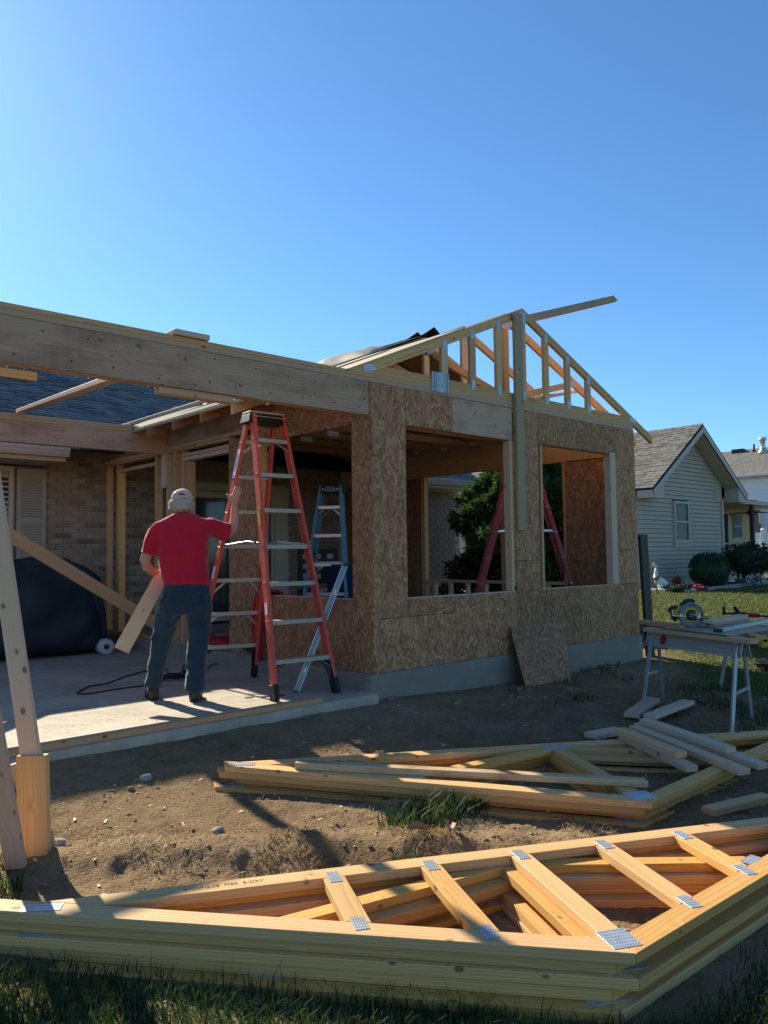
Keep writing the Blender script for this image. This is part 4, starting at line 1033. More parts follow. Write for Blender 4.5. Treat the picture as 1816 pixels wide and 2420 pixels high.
# ------------------------------------------------------------------ step ladders
def rail_c(bm, a, b, w, d, inward, th=.005):
    """channel rail: web w wide facing sideways, two flanges d deep turned inward"""
    a = Vector(a); b = Vector(b); ax = (b-a).normalized(); inn = Vector(inward); inn = (inn-ax*inn.dot(ax)).normalized(); s = ax.cross(inn)
    sec = [(-w/2, 0), (w/2, 0), (w/2, d), (w/2-th, d), (w/2-th, th), (-w/2+th, th), (-w/2+th, d), (-w/2, d)]
    e = [[bm.verts.new(p+s*x+inn*y) for x, y in sec] for p in (a, b)]; n = len(sec)
    for i in range(n): bm.faces.new((e[0][i], e[0][(i+1) % n], e[1][(i+1) % n], e[1][i]))
    bm.faces.new(e[0]); bm.faces.new(e[1][::-1])
def ladder(label, FL, FR, RL, RR, top, H, nst, mat, stepmat, capw, capd, capmat='cap_top', brand=None, group='step ladders on the site', rw=.075, sticker=None):
    FL, FR, RL, RR = [Vector(v) for v in (FL, FR, RL, RR)]; z0 = FL.z
    wdir = (FR-FL); wdir.z = 0; wdir.normalize(); ddir = Vector((-wdir.y, wdir.x, 0))
    if ddir.dot(((RL+RR)-(FL+FR))) < 0: ddir = -ddir
    t = tag(empty('step_ladder', (FL+FR+RL+RR)/4), label, 'step ladder', group)
    top = Vector((top[0], top[1], z0+H)); cw = capw/2-.02
    TFL, TFR = top-wdir*cw-ddir*(capd/2-.02), top+wdir*cw-ddir*(capd/2-.02)
    TRL, TRR = top-wdir*cw*.92+ddir*(capd/2-.03), top+wdir*cw*.92+ddir*(capd/2-.03)
    for a, b, inn in ((FL, TFL, wdir), (FR, TFR, -wdir), (RL, TRL, wdir), (RR, TRR, -wdir)):
        bm = bmesh.new(); r_ = rw if a in (FL, FR) else rw*.72
        rail_c(bm, a+(b-a)*.03, b, r_, .03, inn); rl_ = bmobj('rail', bm, mat, t, bevel=.0012)
        d = (b-a).normalized(); s = d.cross(inn).normalized()
        bm = bmesh.new(); ft = box_mesh(.135, r_*1.2, .045, 'rubber', .006)
        link('foot', ft, None, rl_, frame(d, s, a+d*.066+inn*.012))
        for k in range(1, nst+1):
            f = k/(nst+.75); p = a+(b-a)*f-inn*.003
            for q in (-.18, .18): link('rivet', box_mesh(.01, .01, .006, 'steel', .001), None, rl_, frame(d, s, p+s*r_*q))
    zt_ = lambda a, b, z: a+(b-a)*((z-a.z)/(b.z-a.z))
    stp = .295*(H/2.25)*(7/nst) if nst != 7 else .29
    for k in range(1, nst+1):
        z = z0+k*H/(nst+.72)
        a, b = zt_(FL, TFL, z)+wdir*.012, zt_(FR, TFR, z)-wdir*.012
        st = board('step', a, b, rw*.98, .006, stepmat, t, side=ddir, bev=.001)
        for off in (-1, 1): board('step_lip', a+ddir*off*rw*.47-Vector((0, 0, .016)), b+ddir*off*rw*.47-Vector((0, 0, .016)), .034, .004, stepmat, st, side=(0, 0, 1), bev=.0008)
        if k in (1, nst):
            for e_, o_, a0, b0 in ((a, 1, FL, TFL), (b, -1, FR, TFR)):
                p = e_+wdir*o_*.10-Vector((0, 0, .03)); q = zt_(a0, b0, z-.10)+wdir*o_*.012
                board('step_brace', p, q, .03, .004, stepmat, t, side=ddir)
        a, b = zt_(RL, TRL, z)+wdir*.012, zt_(RR, TRR, z)-wdir*.012
        rb = board('rear_bar', a, b, .036, .02, stepmat, t, side=(0, 0, 1), bev=.002)
        if k in (2, 3) or k == nst:
            for e_, o_, a0, b0 in ((a, 1, RL, TRL), (b, -1, RR, TRR)):
                board('rear_brace', e_+wdir*o_*.13-Vector((0, 0, .01)), zt_(a0, b0, z-.13)+wdir*o_*.012, .022, .004, stepmat, t, side=(0, 0, 1))
    # black corner gussets at the feet
    for a, b, o_, in ((FL, TFL, 1), (FR, TFR, -1), (RL, TRL, 1), (RR, TRR, -1)):
        p1 = zt_(a, b, z0+.08); p2 = zt_(a, b, z0+H/(nst+.72)-.02); p3 = p2+wdir*o_*.17
        bm = bmesh.new(); vv = [bm.verts.new(p+ddir*k*.006) for k in (-1, 1) for p in (p1+wdir*o_*.01, p1+wdir*o_*.04, p2+wdir*o_*.06-Vector((0, 0, .07)), p3, p2+wdir*o_*.01)]
        bm.faces.new(vv[:5]); bm.faces.new(vv[5:][::-1])
        for i in range(5): bm.faces.new((vv[i], vv[(i+1) % 5], vv[5+(i+1) % 5], vv[5+i]))
        bmobj('gusset', bm, 'black', t)
    # spreaders
    zs = z0+H*.52
    for a0, b0, c0, d0, o_ in ((FL, TFL, RL, TRL, 1), (FR, TFR, RR, TRR, -1)):
        p, q = zt_(a0, b0, zs)+wdir*o_*.03, zt_(c0, d0, zs)+wdir*o_*.03; m_ = (p+q)/2+wdir*o_*.05+Vector((0, 0, .03))
        board('spreader', p, m_, .022, .005, 'steel', t, side=(0, 0, 1)); board('spreader', m_, q, .022, .005, 'steel', t, side=(0, 0, 1))
    # moulded top
    cm = frame(wdir, ddir, top+Vector((0, 0, .0)))
    bm = bmesh.new(); hw, hd = capw/2, capd/2
    lo = [bm.verts.new(v) for v in ((-hw-.02, -hd-.012, -.075), (hw+.02, -hd-.012, -.075), (hw+.02, hd+.012, -.075), (-hw-.02, hd+.012, -.075))]
    hi = [bm.verts.new(v) for v in ((-hw, -hd, .012), (hw, -hd, .012), (hw, hd, .012), (-hw, hd, .012))]
    bm.faces.new(lo[::-1]); bm.faces.new(hi)
    for i in range(4): bm.faces.new((lo[i], lo[(i+1) % 4], hi[(i+1) % 4], hi[i]))
    cap = bmobj('top_cap', bm, 'black', t, cm, bevel=.008)
    link('cap_tray', box_mesh(capw*1.0, capd*.96, .02, capmat, .006), None, cap, cm @ Matrix.Translation((0, 0, .021)))
    link('cap_front', box_mesh(capw*.92, .006, .062, capmat, .002), None, cap, frame(wdir, (0, 0, 1), top-ddir*(hd+.004)-Vector((0, 0, .022))))
    for x in (-.3, 0, .3): link('cap_slot', box_mesh(capw*.16, capd*.2, .004, 'black', .001), None, cap, cm @ Matrix.Translation((x*capw, 0, .0325)))
    if brand:
        side = -ddir; tm = frame(wdir, (0, 0, 1), top+side*(hd+.009)+Vector((0, 0, -.035)))
        ov = bmesh.new(); vs = [ov.verts.new((math.cos(a)*.085*(1 if abs(math.cos(a)) < .9 else 1.12), math.sin(a)*.026, .001)) for a in [k*math.pi/8 for k in range(16)]]
        ov.faces.new(vs); bmobj('badge', ov, 'white_print', cap, tm)
        ov = bmesh.new(); vs = [ov.verts.new((math.cos(a)*.078, math.sin(a)*.022, .0016)) for a in [k*math.pi/8 for k in range(16)]]
        ov.faces.new(vs); bmobj('badge_field', ov, 'black_print', cap, tm)
        text('lettering', brand, .03, 'white_print', tm @ Matrix.Translation((0, 0, .0024)), cap)
    if sticker:
        for a_, b_, o_, f_, sz, mt2 in ((FL, TFL, 1, .30, .10, 'white_print'), (FL, TFL, 1, .62, .16, 'yellow'), (RL, TRL, 1, .42, .12, 'white_print'), (RL, TRL, 1, .55, .08, 'white_print'), (FR, TFR, -1, .5, .14, 'white_print')):
            dd2 = (b_-a_).normalized(); nn = -wdir*o_; yv = nn.cross(dd2).normalized()
            link('warning_label', box_mesh(sz, .042, .001, mt2, .0002), None, t, frame(dd2, yv, a_+(b_-a_)*f_-wdir*o_*.0035))
        a0, b0 = sticker[0](FL, FR, RL, RR), sticker[0](TFL, TFR, TRL, TRR); d = (b0-a0).normalized(); inn = wdir*sticker[1]; s = d.cross(inn).normalized()
        o_ = a0+(b0-a0)*.82-inn*.0035
        nn = -inn; yv = nn.cross(d).normalized(); tm = frame(d, yv, o_)
        link('sticker', box_mesh(.30, .052, .001, 'white_print', .0002), None, t, tm)
        link('sticker_stripe', box_mesh(.05, .05, .001, 'blue_print', .0002), None, t, tm @ Matrix.Translation((-.122, 0, .0008)))
        text('lettering', 'WERNER', .042, 'blue_print', tm @ Matrix.Translation((.025, 0, .0008)), t)
    return t
z0 = -.15
FL = px(647, 1658, 2, z0); FR = px(798, 1637, 2, z0); RR = px(603, 1600, 2, z0); RL = px(452, 1611, 2, z0)
tc = [px(597, 995, 2, 2.1), px(672, 995, 2, 2.1)]
topo = (tc[0]+tc[1])/2
topc = (FL+FR+RL+RR)/4; topo = Vector((px(624, 985, 1, topc.y).x, topc.y, 0)); Hh_ = px(624, 985, 1, topc.y).z-z0
ladder('tall orange step ladder standing open on the patio, held by the man', FL, FR, RL, RR, topo, Hh_, 7, 'orange', 'alu_dull', .36, .17, sticker=(lambda a, b, c, d: c, 1), rw=.082)
# blue ladder inside
fw = Vector((_r0[0], _r0[1], 0)); fd = Vector((_f[0], _f[1], 0)).normalized()
zc = px(785, 1150, 1, 1.9); bz = -.02
cpos = Vector((zc.x, 1.9, 0)); Hb = zc.z-bz
wv = (fw*.985-fd*.17).normalized(); dv_ = Vector((-wv.y, wv.x, 0))
def four(c, wv, dv_, wf, wr, dep, z): return [Vector((c.x, c.y, z))+wv*a*w/2+dv_*d*dep/2 for a, w, d in ((-1, wf, -1), (1, wf, -1), (-1, wr, 1), (1, wr, 1))]
FLb, FRb, RLb, RRb = four(cpos, wv, dv_, .62, .58, 1.0, bz)
sh_ = -wv*.06
ladder('faded blue step ladder standing inside the addition', FLb, FRb, RLb+sh_*3, RRb+sh_*3, cpos, Hb, 5, 'blue_fg', 'alu', .30, .15, 'black', 'WERNER')
# red ladder inside, seen through the front windows
c_ = Vector((2.78, .92, 0)); wv = (fw*.45+fd*.9).normalized(); dv_ = Vector((wv.y, -wv.x, 0))
ap_ = px(1192, 1030, 1, .85); Hr = ap_.z-bz
c_ = Vector((ap_.x, .85, 0))
Fm = px(1107, 1497, 2, bz); Bm = px(1379, 1495, 2, bz); Hr = px(1192, 1032, 1, (Fm+Bm).y/2).z-bz
dd_ = (Bm-Fm); dd_.normalize(); wv = Vector((-dd_.y, dd_.x, 0))
ladder('dark red step ladder standing inside the addition behind the front windows', Fm+wv*.3, Fm-wv*.3+dd_*.0, Bm+wv*.28, Bm-wv*.28, (Fm+Bm)/2, Hr, 7, 'red_fg', 'alu', .34, .16)

# ------------------------------------------------------------------ long level leaning on the sheet, red jacket over the sill
a4 = crop(450, 930, .3478)
Lb = px(*a4(722, 2030), 2, -.15); Lt = px(*a4(1055, 1165), 0, -.04)
d = (Lt-Lb).normalized(); fc = Vector((-.74, -.67, 0)); s = d.cross(fc).normalized()
lv = tag(empty('spirit_level', Lb), 'long aluminium spirit level leaning against the OSB beside the ladder', 'spirit level')
mid = (Lt+Lb)/2; Ll = (Lt-Lb).length; mm = frame(d, s, mid)
link('web', box_mesh(Ll, .036, .008, 'dull_steel', .001), None, lv, mm)
for o_ in (-1, 1): link('flange', box_mesh(Ll, .009, .028, 'alu', .002), None, lv, mm @ Matrix.Translation((0, o_*.022, 0)))
for x in (-.33, 0.0, .28): link('vial', box_mesh(.06, .022, .016, 'white_print', .006), None, lv, mm @ Matrix.Translation((x*Ll, 0, .0)))
for x in (-.5, .5): link('end_cap', box_mesh(.02, .052, .03, 'black', .003), None, lv, mm @ Matrix.Translation((x*Ll, 0, 0)))
bm = bmesh.new()
jy0, jy1 = 1.48, 1.80
rows = []
prof = [(.30, .50), (.16, .57), (.09, .665), (.0, .69), (-.05, .675), (-.065, .60), (-.075, .45), (-.09, .28), (-.085, .10), (-.07, .0)]
for i, (x, z) in enumerate(prof):
    row = []; f = i/(len(prof)-1); w0 = jy0+.05*f+.02*math.sin(i*2); w1 = jy1-.10*f+(.03*math.sin(i*1.3))
    if i > 5: w0 += .05*(i-5)*.5
    for k in range(15):
        g = k/14; y = w0+(w1-w0)*g
        row.append(bm.verts.new((x-.018*math.sin(g*17+i*.5)*(.3+f)-.012*abs(math.sin(g*9)), y, z-.05*abs(g-.5)*f+.02*math.sin(g*11+i))))
    rows.append(row)
for a, b in zip(rows, rows[1:]):
    for k in range(14): bm.faces.new((a[k], a[k+1], b[k+1], b[k]))
j = bmobj('jacket', bm, 'red_cloth', smoothf=True); j.modifiers.new('thick', 'SOLIDIFY').thickness = .018
sb = j.modifiers.new('soft', 'SUBSURF'); sb.levels = 1; sb.render_levels = 1
tag(j, 'red jacket hanging over the sill of the side window opening', 'jacket')

# ------------------------------------------------------------------ clutter on the patio and inside
# covered grill
secs = [(-.15, -1.95, -.46, 4.42, 5.25), (.10, -1.95, -.42, 4.40, 5.28), (.40, -1.95, -.44, 4.44, 5.26), (.66, -1.95, -.47, 4.47, 5.24), (.80, -1.95, -.56, 4.5, 5.2), (.94, -1.95, -.74, 4.56, 5.15), (1.02, -1.95, -.84, 4.62, 5.1), (1.04, -1.9, -1.0, 4.7, 5.02)]
bm = bmesh.new(); rings = []; n = 44
for z, x0, x1, y0, y1 in secs:
    ring = []
    for k in range(n):
        a = 2*math.pi*k/n; c, s = math.cos(a), math.sin(a); e = .32
        x = (x0+x1)/2+(x1-x0)/2*math.copysign(abs(c)**e, c); y = (y0+y1)/2+(y1-y0)/2*math.copysign(abs(s)**e, s)
        fold = .030*math.sin(a*9+z*2.5+.6*math.sin(z*5))+.020*math.sin(a*17+z*6)+.012*math.sin(a*31-z*9); x += c*fold*(1-max(0, z)*.5); y += s*fold
        ring.append(bm.verts.new((x, y, z+(.015*math.sin(a*7) if z > .9 else 0))))
    rings.append(ring)
for a, b in zip(rings, rings[1:]):
    for k in range(n): bm.faces.new((a[k], a[(k+1) % n], b[(k+1) % n], b[k]))
bm.faces.new(rings[-1]); bm.faces.new(rings[0][::-1])
gr = bmobj('covered_grill', bm, 'cover', smoothf=True); gr.modifiers.new('soft', 'SUBSURF').render_levels = 2; tx_ = D.textures.new('creases', 'CLOUDS'); tx_.noise_scale = .28; tx_.noise_depth = 3; dm_ = gr.modifiers.new('creases', 'DISPLACE'); dm_.texture = tx_; dm_.strength = .13; dm_.mid_level = .5; dm_.texture_coords = 'LOCAL'
tag(gr, 'grill under a sagging black cover against the brick wall', 'grill')
# paper roll
Ra = px(*g3(700, 1322), 2, -.05); Rb = px(*g3(600, 1290), 2, -.05); d = (Rb-Ra); d.z = 0; d.normalize()
pm_ = frame((0, 0, 1), d.cross(Vector((0, 0, 1))), Ra); pm_ = Matrix.Identity(4); yv = Vector((0, 0, 1)).cross(d)
for i in range(3): pm_[i][0], pm_[i][1], pm_[i][2], pm_[i][3] = yv[i], (0, 0, 1)[i], d[i], (Ra.x, Ra.y, -.055)[i]
rl = tag(lathe('paper_roll', [(.03, .02), (.092, .0), (.095, .01), (.095, .62), (.09, .63), (.03, .62)], 'paper', None, pm_, 28), 'roll of grey paper lying on the patio beside the covered grill', 'paper roll')
lathe('core', [(.028, -.002), (.03, .0), (.03, .02), (.02, .021)], 'dark', rl, pm_, 16)
# cords
def cord(pts, r, mat, label, nm='extension_cord', cat='cord'):
    P = []; n = len(pts)
    for i in range(n-1):
        p0, p1, p2, p3 = [Vector(pts[min(max(k, 0), n-1)]) for k in (i-1, i, i+1, i+2)]
        for q in range(8):
            t = q/8; P.append(.5*((2*p1)+(p2-p0)*t+(2*p0-5*p1+4*p2-p3)*t*t+(-p0+3*p1-3*p2+p3)*t*t*t))
    P.append(Vector(pts[-1]))
    return tag(tube(nm, P, r, mat, None, 6), label, cat)
g8b = crop(180, 1420, .16867)
cp = [px(*g8b(*p), 2, -.143) for p in ((1290, 960), (1150, 985), (980, 985), (760, 1040), (560, 1110), (420, 1160), (220, 1190), (80, 1250), (20, 1290), (90, 1305), (260, 1290), (480, 1250), (760, 1210), (950, 1185), (1200, 1100), (1290, 1075))]
cord(cp, .007, 'cord', 'brown extension cord looped across the patio behind the man')
cc = px(*g8b(1400, 1090), 2, -.14); pts = []
for k in range(70):
    a = k*.62; r = .085+.03*math.sin(k*1.7); pts.append(cc+Vector((math.cos(a)*r*1.25+.02*math.sin(k), math.sin(a)*r*.9, .008+.045*abs(math.sin(k*.9))*(.4+k/90))))
pts += [px(*g8b(p, q), 2, -.14) for p, q in ((1560, 1060), (1600, 1000), (1500, 960), (1520, 905), (1640, 895))]
cord(pts, .0065, 'cord_black', 'tangled black cord coiled on the patio between the man\'s feet')
q4 = crop(400, 1440, .1807)
cord([px(*q4(*p), 2, -.14) for p in ((250, 820), (180, 790), (190, 740), (270, 725), (490, 770), (530, 740), (580, 715), (640, 720))], .006, 'cord_black', 'thin black cord trailing to the right past the man\'s foot')
for p, l in (((1050, 1148), 'dark oval stain left of the ladder foot'), ((1460, 1122), 'smaller dark stain under the front of the ladder')):
    c = px(*q4(*p), 2, -.1455)
    bm = bmesh.new(); vs = [bm.verts.new((c.x+.045*math.cos(k*.45)*(1+.2*math.sin(k*2)), c.y+.03*math.sin(k*.45), -.1458)) for k in range(14)]; bm.faces.new(vs)
    tag(bmobj('leaf', bm, 'dark_wood'), l.replace('stain', 'leaf'), 'leaf')
# red bag and green container in the doorway, tools inside
def blob(nm, c, r, mat, label, cat, seed=0):
    bm = bmesh.new(); bmesh.ops.create_icosphere(bm, subdivisions=3, radius=1)
    for v in bm.verts:
        n_ = v.co.normalized(); k = 1+.22*math.sin(n_.x*5+seed)*math.cos(n_.y*4+seed*2)+.1*math.sin(n_.z*9)
        v.co = Vector((n_.x*r[0]*k, n_.y*r[1]*k, max(n_.z*r[2]*k, -r[2]*.6)))
    return tag(bmobj(nm, bm, mat, None, Matrix.Translation(c), True), label, cat)
blob('bag', Vector(px(*q4(650, 480), 0, .35))+Vector((0, 0, .02)), (.16, .24, .09), 'plastic_red', 'red soft bag lying in the doorway behind the ladder', 'bag', 2)
blob('sheet_heap', Vector(px(*q4(680, 400), 0, .75)), (.22, .42, .10), 'tarp', 'grey sheeting heaped on the floor inside the doorway', 'sheet', 4)
c = px(*q4(130, 290), 0, .3); t = tag(empty('jug', c), 'green jug with a red cap behind the man\'s legs', 'jug')
lathe('body', [(.05, -.16), (.075, -.15), (.075, .04), (.05, .09), (.03, .10)], 'green_plastic', t, Matrix.Translation(c), 16); lathe('cap', [(.035, .10), (.04, .105), (.04, .15), (.03, .155)], 'plastic_red', t, Matrix.Translation(c), 12)
# dark tubs and chairs seen through the side opening
g5 = crop(660, 1100, .1537)
c = px(*g5(1080, 1800), 0, 1.15)
tb_ = tag(lathe('tub', [(.20, -.33), (.23, -.32), (.27, .18), (.285, .19), (.285, .21), (.26, .21)], 'blue_plastic', None, Matrix.Translation(c), 20), 'dark blue tub on the floor behind the blue ladder', 'tub')
c = px(*g5(600, 1700), 0, 1.35); t = tag(empty('chair', c), 'dark folding chair with a patterned back inside the addition', 'chair')
link('backrest', box_mesh(.5, .42, .03, 'black', .01), None, t, frame((.75, -.65, 0), (0, 0, 1), c+Vector((0, 0, .12))))
link('seat', box_mesh(.5, .45, .03, 'black', .01), None, t, frame((.75, -.65, 0), (.65, .75, 0), c+Vector((.12, .14, -.18))))
for a, b in ((-.24, -.05), (.24, -.05), (-.24, .4), (.24, .4)):
    p = c+Vector((.75*a+.65*b, -.65*a+.75*b, 0)); board('leg', p+Vector((0, 0, -.2)), Vector((p.x, p.y, 0)), .03, .03, 'black', t, side=(1, 0, 0))
for k in range(9):
    x, z = (k % 3-1)*.15, (k//3-1)*.12; link('motif', box_mesh(.07, .06, .004, 'alu_dull', .001), None, t, frame((.75, -.65, 0), (0, 0, 1), c+Vector((.75*x-.65*.018, -.65*x-.75*.018, .12+z))))

# ------------------------------------------------------------------ the man
c6 = crop(300, 1100, .2712)
base = px(*c6(430, 2042), 2, -.15)
Fw = Vector((base.x-CAM[0], base.y-CAM[1], 0)).normalized(); Rt = Vector((Fw.y, -Fw.x, 0))
def mp(u, v, dd=0.0):
    q = c6(u, v); k = float(np.array(Fw)@np.array(base)); return pxn(q[0], q[1], tuple(Fw), k+dd)
PX = (mp(1000, 1000)-mp(0, 1000)).length/1000       # metres per crop pixel
man = tag(empty('person', base), 'man in red T-shirt, jeans and tan cap holding the orange ladder', 'person')
def remesh(o, vox, sm=4, fac=.5, disp=None):
    r = o.modifiers.new('skin_over', 'REMESH'); r.mode = 'VOXEL'; r.voxel_size = vox; r.use_smooth_shade = True
    s = o.modifiers.new('soften', 'SMOOTH'); s.iterations = sm; s.factor = fac
    if disp:
        tx = D.textures.new('folds', 'CLOUDS'); tx.noise_scale = disp[0]; tx.noise_depth = 2
        t2 = D.textures.new('creases', 'DISTORTED_NOISE'); t2.noise_scale = .16; t2.distortion = 1.2
        d2 = o.modifiers.new('creases', 'DISPLACE'); d2.texture = t2; d2.strength = disp[1]*.16; d2.mid_level = .5; d2.texture_coords = 'LOCAL'
        dm = o.modifiers.new('folds', 'DISPLACE'); dm.texture = tx; dm.strength = disp[1]; dm.mid_level = .5; dm.texture_coords = 'LOCAL'
def mrings(bm, rows, seg=28, e=.75):
    """rows: (v, u_left, u_right, half depth m, depth offset m)"""
    rr = []
    for v, ul, ur, hd, off in rows:
        c = mp((ul+ur)/2, v, off); hw = (ur-ul)/2*PX
        rr.append([bm.verts.new(c+Rt*hw*math.copysign(abs(math.cos(a))**e, math.cos(a))+Fw*hd*math.copysign(abs(math.sin(a))**e, math.sin(a))) for a in [2*math.pi*k/seg for k in range(seg)]])
    for a, b in zip(rr, rr[1:]):
        for k in range(seg): bm.faces.new((a[k], a[(k+1) % seg], b[(k+1) % seg], b[k]))
    bm.faces.new(rr[0][::-1]); bm.faces.new(rr[-1])
def mt_(bm, pts, rad, seg=14): tube_into(bm, [mp(*p) for p in pts], rad, seg, up=tuple(Fw))
bm = bmesh.new()
# head, neck, trunk, legs under the clothes
mrings(bm, [(222, 430, 530, .05, .0), (240, 400, 560, .085, .0), (290, 384, 574, .100, .005), (340, 388, 570, .100, .01), (380, 404, 556, .088, .02), (410, 426, 542, .07, .03), (440, 420, 545, .062, .01), (480, 385, 585, .06, 0), (540, 320, 660, .07, 0), (700, 330, 660, .08, 0), (900, 355, 660, .085, 0), (1060, 375, 680, .085, 0), (1180, 350, 690, .085, 0), (1260, 375, 680, .07, 0)], 26, .9)
mt_(bm, [(572, 320, .005), (586, 335, .0), (574, 362, .005)], [.010, .016, .008], 8)              # ear right
mt_(bm, [(386, 322, .005), (374, 336, .0), (386, 360, .005)], [.010, .015, .008], 8)
mt_(bm, [(480, 335, .10), (480, 352, .125), (480, 362, .10)], [.013, .016, .012], 8)              # nose
mt_(bm, [(455, 385, .09), (505, 385, .09)], [.009, .009], 8)                                       # mouth
for u in (448, 512): mt_(bm, [(u-12, 322, .088), (u+12, 322, .088)], [.010, .010], 8)              # eyes
mt_(bm, [(430, 1180, 0), (335, 1480, .04), (290, 1640, .02), (235, 1880, .08)], [.06, .045, .042, .035])
mt_(bm, [(630, 1180, 0), (625, 1480, .0), (610, 1640, -.05), (592, 1920, -.10)], [.06, .045, .042, .035])
# left arm
mt_(bm, [(290, 545, 0), (205, 690, .01), (158, 830, .03), (172, 880, .08), (220, 925, .15), (270, 942, .19)], [.045, .046, .042, .043, .036, .030])
for k, (du, dv, dz) in enumerate(((0, -16, .0), (6, -4, .0), (10, 8, .0), (12, 20, -.005))):
    mt_(bm, [(272, 938+dv*.6, .19), (305+du, 938+dv, .205), (322+du, 950+dv, .185), (318+du, 962+dv, .165)], [.013, .0105, .0095, .008], 8)
mt_(bm, [(265, 930, .19), (290, 915, .165), (312, 918, .15)], [.014, .011, .009], 8)
mt_(bm, [(262, 940, .19), (290, 944, .195)], [(.022, .034), (.018, .036)], 10)
# right arm up to the ladder rail
mt_(bm, [(690, 540, 0), (800, 562, .06), (905, 588, .13), (930, 560, .16), (938, 470, .20), (940, 400, .22), (937, 345, .235)], [.045, .046, .042, .044, .040, .034, .026])
mt_(bm, [(937, 345, .235), (940, 300, .245), (945, 255, .25)], [(.030, .022), (.042, .018), (.040, .016)], 12)
for pts, r in ((((928, 258, .255), (938, 215, .27), (952, 178, .285)), .0105), (((948, 252, .255), (962, 208, .275), (976, 190, .30), (984, 208, .32)), .0105), (((964, 258, .25), (982, 216, .27), (998, 204, .295), (1002, 222, .315)), .010), (((974, 272, .245), (990, 240, .265), (1004, 236, .285), (1006, 254, .30)), .009)):
    mt_(bm, pts, [r*1.15]+[r]*(len(pts)-2)+[r*.8], 8)
mt_(bm, [(918, 318, .24), (896, 288, .245), (880, 262, .25), (876, 246, .255)], [.015, .0125, .0105, .008], 8)
body = bmobj('body', bm, 'skin', man, smoothf=True); remesh(body, .0065, 3)
# shirt
bm = bmesh.new()
mrings(bm, [(400, 430, 550, .064, .022), (412, 416, 562, .074, .014), (430, 372, 606, .086, .004), (452, 318, 668, .098, 0), (480, 268, 716, .110, 0), (530, 244, 740, .122, 0), (600, 246, 738, .130, 0), (690, 258, 728, .134, .0), (800, 276, 716, .138, .0), (900, 294, 716, .144, .01), (980, 308, 726, .148, .01), (1022, 316, 735, .146, .01), (1036, 320, 736, .140, .01)], 34, .82)
mt_(bm, [(330, 490, 0), (280, 530, 0), (244, 590, 0), (214, 670, .005), (186, 775, .01)], [(.03, .04), (.062, .075), (.068, .085), (.068, .084), (.070, .084)], 18)
mt_(bm, [(655, 490, 0), (712, 520, .01), (768, 548, .04), (820, 566, .07), (872, 580, .10)], [(.03, .04), (.072, .075), (.078, .080), (.080, .078), (.084, .078)], 18)
shirt = bmobj('shirt', bm, 'shirt', man, smoothf=True); remesh(shirt, .008, 9, .5, (.15, .034))
# jeans
bm = bmesh.new()
mrings(bm, [(1012, 330, 722, .128, .01), (1060, 322, 728, .132, .0), (1140, 300, 738, .138, -.005), (1200, 285, 742, .135, -.005), (1255, 285, 738, .12, 0), (1290, 310, 715, .10, 0)], 30, .85)
mt_(bm, [(400, 1180, 0), (355, 1330, .015), (318, 1480, .04), (278, 1650, .04), (252, 1800, .065), (236, 1885, .08), (226, 1925, .085)], [(.115, .115), (.100, .10), (.086, .09), (.078, .082), (.072, .078), (.082, .086), (.076, .084)], 18)
mt_(bm, [(632, 1180, 0), (632, 1330, 0), (628, 1500, -.005), (614, 1650, -.05), (602, 1820, -.085), (594, 1915, -.10), (590, 1968, -.10)], [(.112, .115), (.104, .10), (.090, .09), (.084, .084), (.080, .082), (.090, .09), (.082, .086)], 18)
jeans = bmobj('jeans', bm, 'denim', man, smoothf=True); remesh(jeans, .008, 6, .5, (.11, .034))
bt = bmesh.new(); mrings(bt, [(1018, 331, 722, .131, .01), (1046, 328, 725, .134, .01)], 30, .85); bmobj('belt', bt, 'black', man, smoothf=True)
for u0, u1 in ((405, 485), (560, 640)):
    p = [mp(u0, 1110, -.141), mp(u1, 1110, -.141), mp(u1-4, 1200, -.146), mp((u0+u1)/2, 1222, -.146), mp(u0+4, 1200, -.146)]
    bm = bmesh.new(); f = bm.faces.new([bm.verts.new(q) for q in p]); r = bmesh.ops.extrude_face_region(bm, geom=[f]); bmesh.ops.translate(bm, verts=[v for v in r['geom'] if isinstance(v, bmesh.types.BMVert)], vec=Fw*.012)
    bmobj('back_pocket', bm, 'denim', man)
